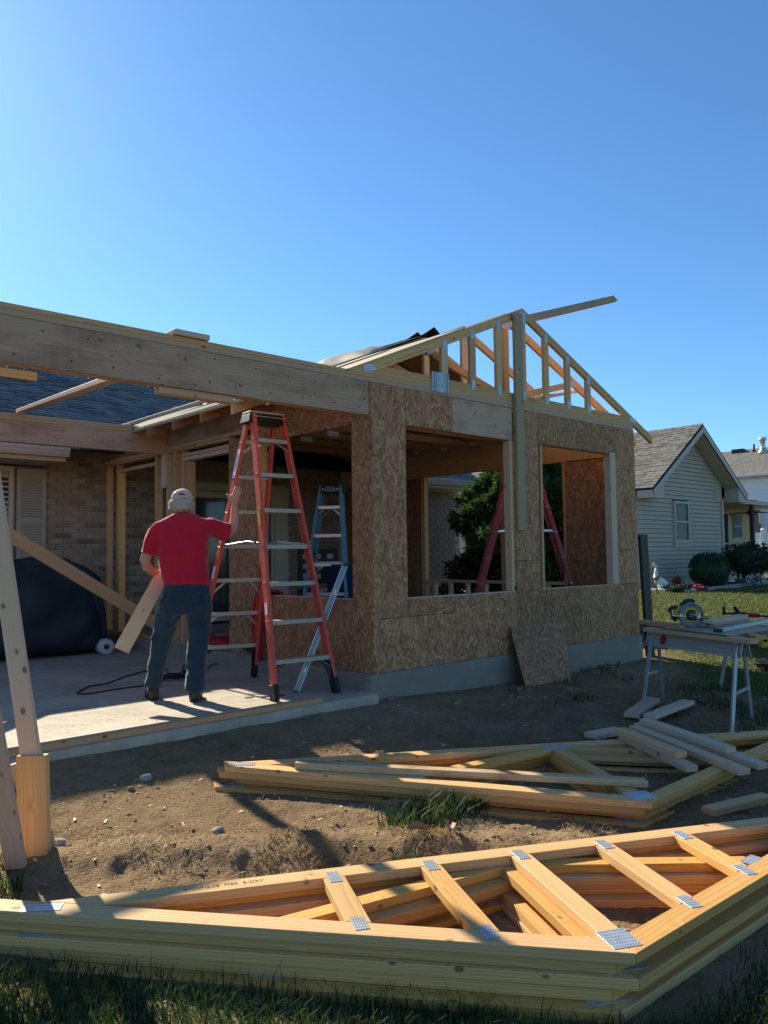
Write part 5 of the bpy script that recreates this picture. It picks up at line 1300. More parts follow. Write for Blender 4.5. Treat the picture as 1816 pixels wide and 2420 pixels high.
for (u, v, dd), s_ in (((228, 1985, .09), 1), ((594, 2020, -.10), 1)):
    bm = bmesh.new(); c = mp(u, v, dd); g0 = -.15
    yaw = Rt*(-.12 if u < 400 else .10)
    fwd = (Fw+yaw).normalized(); sdv = Vector((fwd.y, -fwd.x, 0)); prof = [(-.075, .030, .075), (-.045, .046, .10), (.0, .047, .105), (.06, .048, .085), (.12, .054, .06), (.18, .05, .045), (.215, .03, .03)]
    rr = []
    for y, w, h in prof:
        o_ = Vector((c.x, c.y, g0))+fwd*y
        rr.append([bm.verts.new(o_+sdv*w*math.copysign(abs(math.cos(a))**.6, math.cos(a))+Vector((0, 0, h/2+.008+h/2*math.copysign(abs(math.sin(a))**.6, math.sin(a))))) for a in [2*math.pi*k/16 for k in range(16)]])
    for a, b in zip(rr, rr[1:]):
        for k in range(16): bm.faces.new((a[k], a[(k+1) % 16], b[(k+1) % 16], b[k]))
    bm.faces.new(rr[0][::-1]); bm.faces.new(rr[-1])
    shoe = bmobj('shoe', bm, 'shoe', man, smoothf=True)
    bm = bmesh.new(); lo, hi = [], []
    for k in range(24):
        a = 2*math.pi*k/24; y = .07+.155*math.cos(a); w = .052*math.copysign(abs(math.sin(a))**.7, math.sin(a))*(1.06 if math.cos(a) > 0 else .92)
        o_ = Vector((c.x, c.y, g0+.001))+fwd*y+sdv*w; lo.append(bm.verts.new(o_)); hi.append(bm.verts.new(o_+Vector((0, 0, .024))))
    bm.faces.new(lo[::-1]); bm.faces.new(hi)
    for k in range(24): bm.faces.new((lo[k], lo[(k+1) % 24], hi[(k+1) % 24], hi[k]))
    bmobj('sole', bm, 'rubber', shoe)
# hair below the cap: many short locks
V = []; Fh = []; rs = np.random.RandomState(5)
for i in range(900):
    a = rs.uniform(-2.5, 2.5); zv = rs.uniform(295, 352)
    rad = (.098, .108); ce = mp(479, zv, .006)
    out = Vector(Rt)*math.sin(a)+Vector(Fw)*-math.cos(a)
    p = ce+Rt*math.sin(a)*rad[0]*.97+Fw*-math.cos(a)*rad[1]*.93
    ln = rs.uniform(.03, .06)*(1 if abs(a) < 1.6 else .5); tip = p+Vector((0, 0, -ln))+out*rs.uniform(-.004, .012)+Rt*rs.uniform(-.012, .012)
    s_ = Vector((0, 0, 1)).cross(out)*.0045; k = len(V)
    V += [p-s_, p+s_, p.lerp(tip, .6)+out*.006+s_*.8, p.lerp(tip, .6)+out*.006-s_*.8, tip]
    Fh += [(k, k+1, k+2, k+3), (k+3, k+2, k+4, k+4)]
me = D.meshes.new('hair'); me.from_pydata([tuple(v) for v in V], [], [f if f[2] != f[3] else f[:3] for f in Fh]); me.update()
hair = link('hair', me, 'hair', man)
bm = bmesh.new(); mrings(bm, [(286, 390, 569, .098, .003), (310, 388, 571, .100, .002), (336, 394, 564, .098, -.004), (356, 408, 550, .088, -.010)], 24, .95); bmobj('hair_base', bm, 'hair', hair, smoothf=True)
# cap with back strap and peak
bm = bmesh.new()
mrings(bm, [(300, 385, 582, .107, .004), (294, 384, 584, .108, .004), (262, 390, 577, .104, .004), (234, 406, 561, .088, .004), (216, 430, 537, .06, .004), (204, 465, 505, .022, .004)], 30, 1.0)
cap = bmobj('cap', bm, 'cap', man, smoothf=True)
bm = bmesh.new(); rr = []
for k in range(13):
    a = -1.1+2.2*k/12; rr.append((bm.verts.new(mp(483, 294, .004)+Rt*math.sin(a)*.100+Fw*math.cos(a)*.108), bm.verts.new(mp(483, 298, .004)+Rt*math.sin(a)*.085+Fw*(.10+math.cos(a)*.09))))
for a, b in zip(rr, rr[1:]): bm.faces.new((a[0], b[0], b[1], a[1]))
pk = bmobj('peak', bm, 'cap', cap); pk.modifiers.new('thick', 'SOLIDIFY').thickness = .004
bm = bmesh.new(); rr = []
for k in range(9):
    a = -.5+1.0*k/8; p = mp(478, 290, .002)+Rt*math.sin(a)*.116-Fw*math.cos(a)*.118; rr.append((bm.verts.new(p), bm.verts.new(p+Vector((0, 0, .022)))))
for a, b in zip(rr, rr[1:]): bm.faces.new((a[0], b[0], b[1], a[1]))
bmobj('strap', bm, 'cap', cap).modifiers.new('thick', 'SOLIDIFY').thickness = .004
bm = bmesh.new(); rr = []
for k in range(9):
    a = -.42+.84*k/8; p = mp(478, 282, .002)+Rt*math.sin(a)*.113-Fw*math.cos(a)*.1165; rr.append((bm.verts.new(p), bm.verts.new(p+Vector((0, 0, .002+.03*math.cos(a/.42*1.57)))))) 
for a, b in zip(rr, rr[1:]): bm.faces.new((a[0], b[0], b[1], a[1]))
bmobj('strap_opening', bm, 'shoe', cap)
lathe('button', [(.002, .0), (.009, .002), (.008, .006), (.002, .008)], 'cap', cap, Matrix.Translation(mp(484, 206, .004)), 10)
# board in his left hand
ha = mp(300, 985, .16); hb = pxn(*crop(180, 1420, .16867)(640, 690), tuple(Fw), float(np.array(Fw)@np.array(base))-.06)
d = (hb-ha).normalized(); yv = Vector(Fw).cross(d)
tag(board('held_board', ha-d*.05, hb, .122, .038, 'pine', side=yv+Fw*.12), 'short pine board held in the left hand of the man', 'board')

# ------------------------------------------------------------------ grey neighbouring house
NY = 5.4
n6 = crop(1416, 980, .24096)
def N(a, b, y=NY): return px(*n6(a, b), 1, y)
pk = N(878, 118); eL = N(400, 735); eR = N(1325, 800); wR = N(1207, 900).x; gzN = .0
nh = tag(empty('siding_house', (17, 7, .02)), 'grey vinyl sided house with a steep gable and one window', 'house')
xc = pk.x; slope = (pk.z-eR.z)/(eR.x-xc); wL = N(372, 900).x
roofz = lambda x, lift=0: pk.z-slope*abs(x-xc)+lift
core = mesh('wall_core', [(wL, NY+.06, -.4), (wR-.02, NY+.06, -.4), (wR-.02, NY+.06, roofz(wR)-.12), (xc, NY+.06, pk.z-.12), (wL, NY+.06, roofz(wL)-.12), (wL, NY+9, -.4), (wR-.02, NY+9, -.4), (wR-.02, NY+9, roofz(wR)-.12), (xc, NY+9, pk.z-.12), (wL, NY+9, roofz(wL)-.12)],
            [(0, 1, 2, 3, 4), (9, 8, 7, 6, 5), (1, 6, 7, 2), (5, 0, 4, 9)], 'siding', nh)
mesh('lap_shade_sheet', [(wL+.05, NY+.05, -.4), (wR-.06, NY+.05, -.4), (wR-.3, NY+.05, roofz(wR)-.55), (xc, NY+.05, pk.z-.2), (wL+.3, NY+.05, roofz(wL)-.55)], [(0, 1, 2, 3, 4)], 'dark', nh)  # dark sheet behind the clapboards, painting the shade lines under their laps
wx0, wx1, wz0, wz1 = N(735, 865).x, N(885, 1245).x, N(810, 1245).z, N(810, 860).z
z = -.02; k = 0; H_ = .118
while z < pk.z-.3:
    hw = min(wR-xc, (pk.z-.16-z-H_)/slope) if (pk.z-.16-z-H_)/slope < wR-xc else wR-xc
    segs = [(max(wL, xc-(pk.z-.16-z-H_)/slope), xc+hw)]
    if z+H_ > wz0-.03 and z < wz1+.03: segs = [(segs[0][0], wx0-.03), (wx1+.03, segs[0][1])]
    for a, b in segs:
        if b-a > .1 and b > 12: board('clapboard', (max(a, 12.2), NY+.03, z+H_/2), (b, NY+.03, z+H_/2), H_-.010, .012, 'siding', nh, side=(0, .10, 1), bev=.002)
    z += H_; k += 1
OV = .42
abox('frieze', (wR-.4, NY+.012, eR.z-.22), (wR+.04, NY+.049, roofz(wR)-.1), 'siding', nh)
abox('peak_block', (xc-.075, NY-OV-.026, pk.z-.21), (xc+.075, NY-OV+.02, pk.z-.07), 'trim', nh)
abox('corner_trim', (wR-.04, NY-.02, -.3), (wR+.06, NY+.12, eR.z-.1), 'trim', nh)
win = abox('window', (wx0-.03, NY+.03, wz0-.03), (wx1+.03, NY+.05, wz1+.03), 'dark', nh)
for a in ((wx0-.03, wz0-.03, wx0+.04, wz1+.03), (wx1-.04, wz0-.03, wx1+.03, wz1+.03), (wx0+.04, wz1-.04, wx1-.04, wz1+.03), (wx0+.04, wz0-.03, wx1-.04, wz0+.05), (wx0+.04, (wz0+wz1)/2-.02, wx1-.04, (wz0+wz1)/2+.03)):
    abox('frame', (a[0], NY-.03, a[1]), (a[2], NY+.031, a[3]), 'trim', win)
abox('sill', (wx0-.06, NY-.015, wz0-.17), (wx1+.06, NY+.035, wz0-.031), 'siding', win)
abox('blind', (wx0+.04, NY+.012, wz0+.05), (wx1-.04, NY+.02, wz1-.04), 'blind', win)
abox('pane', (wx0+.04, NY+.002, wz0+.05), (wx1-.04, NY+.006, wz1-.04), 'glass_thin', win)
OV_ = .42                                      # overhang towards the camera
for sg in (-1, 1):
    xe = eR.x if sg > 0 else 2*xc-eR.x-.1
    a = Vector((xc, NY-OV, pk.z)); b = Vector((xe, NY-OV, roofz(xe)))
    d = (b-a).normalized(); up = Vector((0, 1, 0)).cross(d); up = up if up.z > 0 else -up
    L_ = (b-a).length
    link('roof', box_mesh(L_, 9.8, .05, 'felt', .002), None, nh, frame(d, (0, 1, 0), (a+b)/2+Vector((0, 4.9, 0))+up*.0))
    board('rake_fascia', a-up*.11+d*.0-Vector((0, .012, 0)), b-up*.11-Vector((0, .012, 0)), .14, .022, 'trim', nh, side=up)
    board('soffit', a-up*.19+Vector((0, OV/2+.02, 0)), b-up*.19+Vector((0, OV/2+.02, 0)), OV-.01, .012, 'trim', nh, side=(0, 1, 0))
    # boxed eave return
    bm = bmesh.new(); xr = xe; p = [(xr, roofz(xr)-.22), (xr-sg*.62, roofz(xr)-.22), (xr-sg*.62, roofz(xr-sg*.62)-.2), (xr, roofz(xr)-.03)]
    q1 = [bm.verts.new((x, NY-OV+.012, z)) for x, z in p]; q2 = [bm.verts.new((x, NY+.02, z)) for x, z in p]
    bm.faces.new(q1); bm.faces.new(q2[::-1])
    for i in range(4): bm.faces.new((q1[i], q1[(i+1) % 4], q2[(i+1) % 4], q2[i]))
    bmobj('eave_return', bm, 'trim', nh)
    if sg < 0:
        rs2 = random.Random(4); n_ = 24; ex_ = L_/n_; cnt = 0
        vecy = Vector((0, 1, 0)); keep = []
        for r in range(n_):
            y = NY-OV-.02+(.15 if r % 2 else 0)-.15; 
            while y < NY+9.4:
                keep.append((r, y, rs2.uniform(.26, .34))); y += keep[-1][2]
        keep.sort(key=lambda q: q[1]); sh_bm = bmesh.new()
        for i, (r, y, w_) in enumerate(keep):
            y0 = max(y, NY-OV-.02)
            if y+w_-.008 <= y0+.02: continue
            c = b-d*(r*ex_+ex_*.5)+up*(.036+rs2.uniform(-.004, .006)); c.y = (y0+y+w_-.008)/2; l_ = y+w_-.008-y0
            dd = (d+up*-.055).normalized() if True else d
            if cnt < 300:
                link('shingle', box_mesh(ex_*1.08, round(l_, 2), .014, 'shingle_grey', .001), None, nh, frame(-d-up*.06, (0, 1, 0), c)); cnt += 1
            else:
                m_ = frame(-d-up*.06, (0, 1, 0), c); vs, fs = chamfer_box(ex_*1.08, l_, .014, .001); q = [sh_bm.verts.new(m_ @ Vector(v)) for v in vs]
                for f in fs[:6]: sh_bm.faces.new([q[k] for k in f])
        struct(bmobj('shingles', sh_bm, 'shingle_grey', nh), 'stuff')
# recessed tan wing with door, window and porch
WY = 7.0
T = lambda a, b, y=WY: px(*n6(a, b), 1, y)
abox('wing_wall', (wR-.02, WY+.05, -.3), (T(1500, 1000).x, WY+.3, 2.55), 'yellow_siding', nh)
xw1 = T(1500, 1000).x; z = -.1
dx0, dx1 = T(1200, 965).x, T(1262, 965).x; vx0, vx1, vz0, vz1 = T(1315, 985).x, T(1400, 985).x, T(1400, 1205).z, T(1315, 985).z
while z < 2.5:
    segs = [(dx1+.05, xw1)]
    if z+.1 > vz0 and z < vz1: segs = [(dx1+.05, vx0), (vx1, xw1)]
    for a, b in segs: board('clapboard', (a, WY+.03, z+.065), (b, WY+.03, z+.065), .122, .012, 'yellow_siding', nh, side=(0, .15, 1), bev=.002)
    z += .13
dr = abox('door', (dx0-.6, WY+.0, .02), (dx1-.04, WY+.04, 2.3), 'dark', nh)
abox('door_frame', (dx1-.04, WY-.03, .0), (dx1+.05, WY+.05, 2.38), 'trim', dr); abox('door_frame', (dx0-.6, WY-.03, 2.31), (dx1-.04, WY+.05, 2.38), 'trim', dr); abox('door_rail', (dx0-.5, WY-.012, 1.25), (dx1-.1, WY-.001, 1.3), 'trim', dr)
w2 = abox('window', (vx0, WY+.0, vz0), (vx1, WY+.03, vz1), 'glass', nh)
abox('frame', (vx0, WY-.02, (vz0+vz1)/2-.02), (vx1, WY-.001, (vz0+vz1)/2+.02), 'trim', w2); abox('frame', (vx0-.03, WY-.02, vz0-.04), (vx1+.03, WY+.02, vz0-.001), 'trim', w2)
PY = 5.7
pb = [px(*n6(1330, 828), 1, PY), px(*n6(1656, 828), 1, PY), px(*n6(1330, 868), 1, PY)]
abox('porch_beam', (wR+.5, PY-.05, pb[2].z), (wR+7, PY+.08, pb[0].z), 'trim', nh); abox('porch_ceiling', (wR+.0, PY+.09, pb[2].z+.02), (wR+7, WY+2.2, pb[2].z+.06), 'trim', nh)
rt = px(*n6(1292, 712), 1, PY+.6)
mesh('porch_roof', [(wR+.35, PY-.1, pb[0].z+.01), (px(*n6(1540, 822), 1, PY).x, PY-.1, pb[0].z+.01), (px(*n6(1540, 822), 1, PY).x+1.2, WY+3, pb[0].z+.05), (rt.x-.9, WY+1.5, rt.z+.75), (wR+.35, WY+1.5, rt.z+.75), (wR+.35, WY+3, pb[0].z)], [(0, 1, 3, 4), (1, 2, 3), (2, 5, 4, 3)], 'shingle', nh)
pp = px(*n6(1505, 1000), 1, PY); abox('porch_post', (pp.x-.06, PY-.04, -.2), (pp.x+.06, PY+.08, pb[2].z-.002), 'dark_wood', nh)
# ceiling fan under the porch
fc = px(*n6(1497, 960), 1, PY+.5)
fan = tag(empty('ceiling_fan', fc), 'dark ceiling fan hanging under the porch of the grey house', 'ceiling fan')
lathe('motor', [(.03, .25), (.07, .24), (.03, .2), (.025, .10), (.12, .08), (.16, .02), (.14, -.06), (.08, -.1), (.10, -.12), (.02, -.15)], 'black', fan, Matrix.Translation(fc), 16)
for k in range(5):
    a = k*1.2566+.3; d = Vector((math.cos(a), math.sin(a), 0)); board('blade', fc+d*.16, fc+d*.80+Vector((0, 0, -.03)), .13, .01, 'dark_wood', fan, side=(-d.y, d.x, .2))
# white two storey house behind
SX = 40.0
S_ = lambda a, b, x=SX: px(*n6(a, b), 0, x)
e0, e1 = S_(1100, 612), S_(1656, 569); ey0, ey1 = 24.0, e1.y-14; ez = e1.z
wh = tag(empty('white_house', (SX+4, e1.y, 0)), 'white two storey house with a streaked grey roof behind the grey house', 'house')
abox('wall', (SX+.4, ey1, -.5), (SX+10, ey0, ez-.05), 'white_siding', wh)
z = .3
while z < ez-.25:
    board('clapboard', (SX+.37, ey1, z+.12), (SX+.37, ey0, z+.12), .25, .03, 'white_siding', wh, side=(.12, 0, 1)); z += .24
r0_ = S_(1070, 381, SX+4.4); r1_ = S_(1650, 320, SX+4.4); rz_ = (r0_.z+r1_.z)/2
mesh('roof', [(SX, ey1, ez), (SX+4.4, ey1, rz_), (SX+4.4, ey0, rz_), (SX, ey0, ez), (SX+8.8, ey1, ez), (SX+8.8, ey0, ez), (SX, ey1, ez-.1), (SX, ey0, ez-.1)], [(0, 1, 2, 3), (1, 4, 5, 2), (6, 0, 3, 7)], 'shingle_grey', wh)
abox('gutter', (SX-.14, ey1, ez-.12), (SX-.002, ey0, ez+.02), 'bright_trim', wh); abox('soffit', (SX+.001, ey1, ez-.2), (SX+.41, ey0, ez-.13), 'trim', wh)
def onroof(a, b):
    n = (-(rz_-ez), 0, 4.4); k = np.array(n)@np.array((SX, 0, ez)); return pxn(*n6(a, b), n, k)
for (a, b), r, h, mt, nm in (((1520, 362), .07, .45, 'black', 'vent_pipe'), ((1610, 366), .14, .85, 'alu', 'flue_pipe')):
    p = onroof(a, b); o_ = lathe(nm, [(r*2.2, -.1), (r*2, .02), (r*1.1, .2), (r, .3), (r, h*.8), (r*1.6, h*.82), (r*1.6, h), (r*.4, h+.04)] if mt == 'alu' else [(r*1.8, -.1), (r, .1), (r, h), (r*.8, h+.01)], mt, wh, Matrix.Translation(p), 14)
p = onroof(1370, 368); abox('roof_vent', tuple(p+Vector((-.2, -.35, -.1))), tuple(p+Vector((.2, .35, .18))), 'black', wh)
# white fence
FX = 31.0
fa = px(*n6(1520, 1160), 0, FX); fb = px(*n6(1656, 1160), 0, FX)
fe = tag(empty('white_fence', (FX, fb.y, 0)), 'white vinyl privacy fence behind the shrubs at the right edge', 'fence')
y = fa.y; ft = fa.z
k = 0
while y > fb.y-2.5:
    if k % 9 == 2: abox('post', (FX-.08, y-.08, -.2), (FX+.08, y+.08, ft+.12), 'bright_trim', fe); lathe('post_cap', [(.11, 0), (.11, .03), (.01, .09)], 'bright_trim', fe, Matrix.Translation((FX, y, ft+.12)), 4)
    else: abox('picket', (FX-.02, y-.1, -.1), (FX+.02, y+.095, ft-.1), 'bright_trim', fe)
    y -= .2; k += 1
abox('rail', (FX-.05, y, ft-.1), (FX+.05, fa.y, ft), 'bright_trim', fe)
# red brown deck beyond the porch
dp = px(*n6(1565, 1050), 1, 13)
dk = tag(empty('deck', dp), 'red brown wooden deck with white balusters beyond the porch', 'deck')
abox('deck_wall', (dp.x-.7, 13, 0), (dp.x+.62, 13.1, dp.z+.75), 'red_wood', dk)
for k in range(3): abox('baluster', (dp.x-.1+k*.22, 12.9, dp.z-.1), (dp.x-.02+k*.22, 12.96, dp.z+.55), 'bright_trim', dk)

# ------------------------------------------------------------------ planting
def leaf_cloud(name, c, rad, n, size, mat, seed, parent=None, shape=None, aspect=2.0, shell=.55, kind=None):
    r = np.random.RandomState(seed)
    p = r.normal(size=(n*2, 3)); p /= np.linalg.norm(p, axis=1)[:, None]
    rr = (shell+(1-shell)*r.rand(n*2)**.6)
    lump = 1+.16*np.sin(p[:, 0]*6+seed)*np.cos(p[:, 2]*5+seed*2)+.10*np.sin(p[:, 1]*11+p[:, 2]*9)
    if shape == 'box': q = np.sign(p)*np.abs(p)**.72; q /= np.linalg.norm(q, axis=1)[:, None]**.55; p = q*.97; lump = 1+.03*np.sin(p[:, 0]*9)*np.cos(p[:, 2]*7)
    P = p*(rr*lump)[:, None]*np.array(rad)+np.array(c); P = P[P[:, 2] > c[2]-rad[2]*.98][:n]; n = len(P)
    out = (P-np.array(c))/np.array(rad); out /= np.linalg.norm(out, axis=1)[:, None]+1e-6
    d = out*.6+r.normal(size=(n, 3))*.7+np.array([0, 0, .25]); d /= np.linalg.norm(d, axis=1)[:, None]
    s = np.cross(d, r.normal(size=(n, 3))); s /= np.linalg.norm(s, axis=1)[:, None]
    L_ = size*r.uniform(.6, 1.3, n)[:, None]
    V = np.stack([P, P+d*L_*.5+s*L_/aspect/2, P+d*L_, P+d*L_*.5-s*L_/aspect/2], 1).reshape(-1, 3)
    F = np.arange(n*4).reshape(n, 4)
    return np_mesh(name, V, F, mat, kind, parent)
def shrub(name, c, rad, n, size, mat, seed, label, cat, shape=None, core='leaf_dark', aspect=2.0):
    t = tag(empty(name, (c[0], c[1], c[2]-rad[2])), label, cat)
    bm = bmesh.new(); bmesh.ops.create_icosphere(bm, subdivisions=3, radius=.80)
    for v in bm.verts:
        q = v.co.copy()
        if shape == 'box':
            q = q/.8; q = Vector([math.copysign(abs(x)**.72, x) for x in q]); q = q/q.length**.55*.84
        else: q *= 1+.14*math.sin(q.x*7+seed)*math.cos(q.z*6)
        v.co = Vector((q.x*rad[0], q.y*rad[1], q.z*rad[2]))
    bmobj('inner_crown', bm, core, t, Matrix.Translation(c), True)
    leaf_cloud('crown', c, rad, n, size, mat, seed, t, shape, aspect, .82 if shape == 'box' else .7)
    for k in range(4):
        a = k*1.6+seed; tube('stem', [Vector(c)+Vector((math.cos(a)*rad[0]*.2, math.sin(a)*rad[1]*.2, -rad[2]*1.02)), Vector(c)+Vector((math.cos(a)*rad[0]*.4, math.sin(a)*rad[1]*.4, -rad[2]*.2))], [.03, .018], 'bark', t, 6)
    return t
BY = 4.3
B = lambda a, b, y=BY: px(*n6(a, b), 1, y)
dB = lambda q: float(np.array(_f)@(np.array(q)-CAM))/FPX      # metres per photograph pixel at q
cx = B(1082, 1500); r_ = 45*dB(cx); zt_, zb_ = B(1080, 1345).z, B(1080, 1690).z
shrub('clipped_shrub', (cx.x, BY, (zt_+zb_)/2), (r_, r_, (zt_-zb_)/2), 6000, .045, 'bush_trim', 3, 'rounded clipped green bush in front of the grey siding', 'bush', 'box', 'bush_trim')
cx = B(1470, 1450); r_ = 58*dB(cx); zt_, zb_ = B(1450, 1275).z, B(1450, 1620).z
shrub('loose_shrub', (cx.x, BY, (zt_+zb_)/2+.05), (r_, r_, (zt_-zb_)/2), 4200, .075, 'leaf_dark', 8, 'darker loose bush with big leaves beside the clipped bush', 'bush')
# planting bed with edging stones
bed = [(n6(490, 1745)), n6(900, 1760), n6(1180, 1720), n6(1656, 1660)]
bpts = [px(*q, 2, .02) for q in bed]
bm = bmesh.new(); fr = [bm.verts.new((p.x, p.y, gz(p.x, p.y)+.03)) for p in bpts]; bk = [bm.verts.new((p.x+1.5, 5.5, gz(p.x+1.5, 5.4)+.05)) for p in bpts]
for i in range(3): bm.faces.new((fr[i], fr[i+1], bk[i+1], bk[i]))
struct(bmobj('planting_bed', bm, 'mulch'))
for i in range(3):
    a, b = bpts[i], bpts[i+1]; n_ = int((b-a).length/.28)
    for k in range(n_):
        p = a.lerp(b, (k+.5)/n_)
        el = ('leftmost edging stone of the flower bed of the grey house' if (i, k) == (0, 0) else 'flat edging stone along the flower bed of the grey house'); tag(link('edging_stone', box_mesh(.25, .12, .10, 'stone', .025), None, None, frame((b-a)+Vector((rnd.uniform(-.2, .2), rnd.uniform(-.2, .2), 0)), (0, 0, 1), (p.x, p.y, gz(p.x, p.y)+.04))), el, 'stone', 'edging stones of the flower bed')
def flowers(name, c, r, h, n, mat, seed, label):
    t = tag(empty(name, c), label, 'flowers')
    leaf_cloud('foliage', (c[0], c[1], c[2]+h*.45), (r, r, h*.55), 300, .05, 'leaf', seed, t, None, 1.6, .3)
    leaf_cloud('blossom', (c[0], c[1], c[2]+h*.62), (r, r, h*.5), n, .042, mat, seed+1, t, None, 1.1, .75)
def bedp(a, b, z=.06): p = px(*n6(a, b), 2, z); return (p.x, p.y, gz(p.x, p.y))
flowers('flower_clump', bedp(985, 1735), .17, .17, 260, 'pink', 21, 'clump of pink flowers at the edge of the bed')
flowers('flower_clump', bedp(1535, 1680), .22, .30, 260, 'white_flower', 31, 'clump of white flowers at the right end of the bed')
shrub('low_shrub', Vector(bedp(1180, 1690))+Vector((0, .2, .16)), (.22, .22, .17), 500, .06, 'leaf', 15, 'low leafy plant between the pink flowers and the clipped bush', 'plant')
shrub('low_shrub', Vector(bedp(800, 1740))+Vector((0, .1, .10)), (.24, .24, .10), 400, .06, 'leaf', 17, 'low straggly plant left of the pink flowers', 'plant')
def goose(c, s, label, face, look=1, only_back=False):
    t = tag(empty('goose_statue', c), label, 'statue'); c = Vector(c); f = Vector(face).normalized()
    W = lambda a, z: c+f*a*s+Vector((0, 0, z*s))
    bm = bmesh.new(); tube_into(bm, [W(-.42, .30), W(-.30, .27), W(-.12, .28), W(.08, .38), (W(.17, .52)), W(.17, .66), W(.15, .80), W(.16, .88), W(.21, .93), W(.27, .92)], [.02*s, .10*s, .16*s, .155*s, .10*s, .06*s, .05*s, .055*s, .065*s, .04*s], 16)
    bmobj('body', bm, 'ceramic', t, smoothf=True)
    tube('beak', [W(.27, .92), W(.38, .90)], [.03*s, .012*s], 'yellow', t, 8)
    for q in (-1, 1):
        sd_ = Vector((-f.y, f.x, 0))*q*.07*s; tube('leg', [W(0, .26)+sd_, W(.0, .06)+sd_], .03*s, 'ceramic', t, 8); 
    lathe('foot_base', [(.2*s, 0), (.21*s, .03*s), (.14*s, .07*s), (.05*s, .1*s)], 'ceramic', t, Matrix.Translation(W(0, 0)), 14)
    tube('scarf', [W(.12, .47), W(.19, .54)], [.125*s, .10*s], 'red_wood', t, 14); lathe('bonnet', [(.08*s, 0), (.082*s, .02*s), (.05*s, .05*s), (.01, .06*s)], 'blind', t, Matrix.Translation(W(.2, .955)), 12)
gp_ = px(*n6(597, 1690), 1, 4.6); gp_ = (gp_.x, gp_.y, gz(gp_.x, gp_.y)+.03); goose(gp_, (px(*n6(570, 1455), 1, gp_[1]).z-gp_[2]), 'white goose statue with a scarf standing by the grey siding', (-.9, .25, 0))
gp_ = bedp(1285, 1630); goose(gp_, .8, 'second white goose statue half hidden behind the clipped bush', (.74, -.67, 0))
p = bedp(700, 1690); t = tag(empty('red_bucket', p), 'red bucket tipped on its side beside the goose statue', 'bucket'); 
lathe('shell', [(.10, 0), (.11, .01), (.15, .30), (.16, .31), (.145, .31), (.1, .02)], 'plastic_red', t, Matrix.Translation(Vector(p)+Vector((0, 0, .16))) @ Matrix.Rotation(1.4, 4, 'Y'), 18)
p = bedp(790, 1680); tag(link('block', box_mesh(.42, .2, .2, 'ceramic', .015), None, None, frame((.8, -.6, 0), (0, 0, 1), Vector(p)+Vector((0, 0, .1)))), 'white block lying in the bed beside the red bucket', 'block')

# evergreen seen through the right wall opening
def evergreen(c, r, h, label, seed, n=16000):
    t = tag(empty('evergreen_tree', c), label, 'tree'); c = Vector(c)
    tube('trunk', [c+Vector((0, 0, -.2)), c+Vector((.05, 0, h*.5)), c+Vector((0, .05, h*.95))], [.13, .08, .015], 'bark', t, 8)
    rr = np.random.RandomState(seed)
    bm = bmesh.new()
    for k in range(46):
        z = rr.uniform(.05, .9)*h; a = rr.uniform(0, 6.28); l_ = r*(1-.72*z/h)*rr.uniform(.5, .9)
        tube_into(bm, [c+Vector((0, 0, z*.9)), c+Vector((math.cos(a)*l_, math.sin(a)*l_, z+.1))], [.025, .008], 5)
    bmobj('limbs', bm, 'bark', t)
    N_ = n; z = rr.rand(N_)**.9*h; a = rr.rand(N_)*6.283; pr_ = (1-(z/h)**3)*.92+.10
    lump = 1+.30*np.sin(a*3+z*4.2+seed)+.22*np.sin(a*7-z*6.1)
    q = r*pr_*lump*(.62+.40*rr.rand(N_)**.5)
    P = np.stack([np.cos(a)*q, np.sin(a)*q, z+.08], 1)+np.array(c)
    out = np.stack([np.cos(a), np.sin(a), .5+0*a], 1)
    V = []; F = []
    for j in range(3):                       # three fingers to a spray
        d = out*.7+rr.normal(size=(N_, 3))*.55; d /= np.linalg.norm(d, axis=1)[:, None]
        s = np.cross(d, rr.normal(size=(N_, 3))); s /= np.linalg.norm(s, axis=1)[:, None]
        L_ = (.12*rr.uniform(.6, 1.5, N_))[:, None]
        V.append(np.stack([P-s*.006, P+d*L_*.5+s*.017, P+d*L_, P+d*L_*.5-s*.017], 1))
    V = np.concatenate(V, 1).reshape(-1, 3); F = np.arange(N_*12).reshape(-1, 4)
    np_mesh('crown', V, F, 'leafb', None, t)
evergreen((6.6, 3.45, gz(6.6, 3.45)), .98, 3.3, 'bushy evergreen tree seen through the front window openings', 5, 24000)

# ------------------------------------------------------------------ grass, straw and clods
def blades(name, pts, h, w, mat, seed, lean=.5, curl=.5, kind='stuff', label=None):
    r = np.random.RandomState(seed); n = len(pts)
    a = r.rand(n)*6.283; d = np.stack([np.cos(a), np.sin(a), 0*a], 1); s = np.stack([-np.sin(a), np.cos(a), 0*a], 1)
    H = (h*r.uniform(.45, 1.25, n))[:, None]; ln = (lean*r.uniform(.2, 1.2, n))[:, None]; W_ = w*r.uniform(.7, 1.3, n)[:, None]
    up = np.array([0, 0, 1.0])
    p0 = pts; p1 = pts+up*H*.55+d*H*ln*.3; p2 = pts+up*H*(1-.25*curl*ln)+d*H*ln*(.8+.3*curl)
    V = np.stack([p0-s*W_, p0+s*W_, p1+s*W_*.8, p1-s*W_*.8, p2+s*W_*.12, p2-s*W_*.12], 1).reshape(-1, 3)
    k = np.arange(n)*6; F = np.concatenate([np.stack([k, k+1, k+2, k+3], 1), np.stack([k+3, k+2, k+4, k+5], 1)])
    o = np_mesh(name, V, F, mat, kind)
    return o
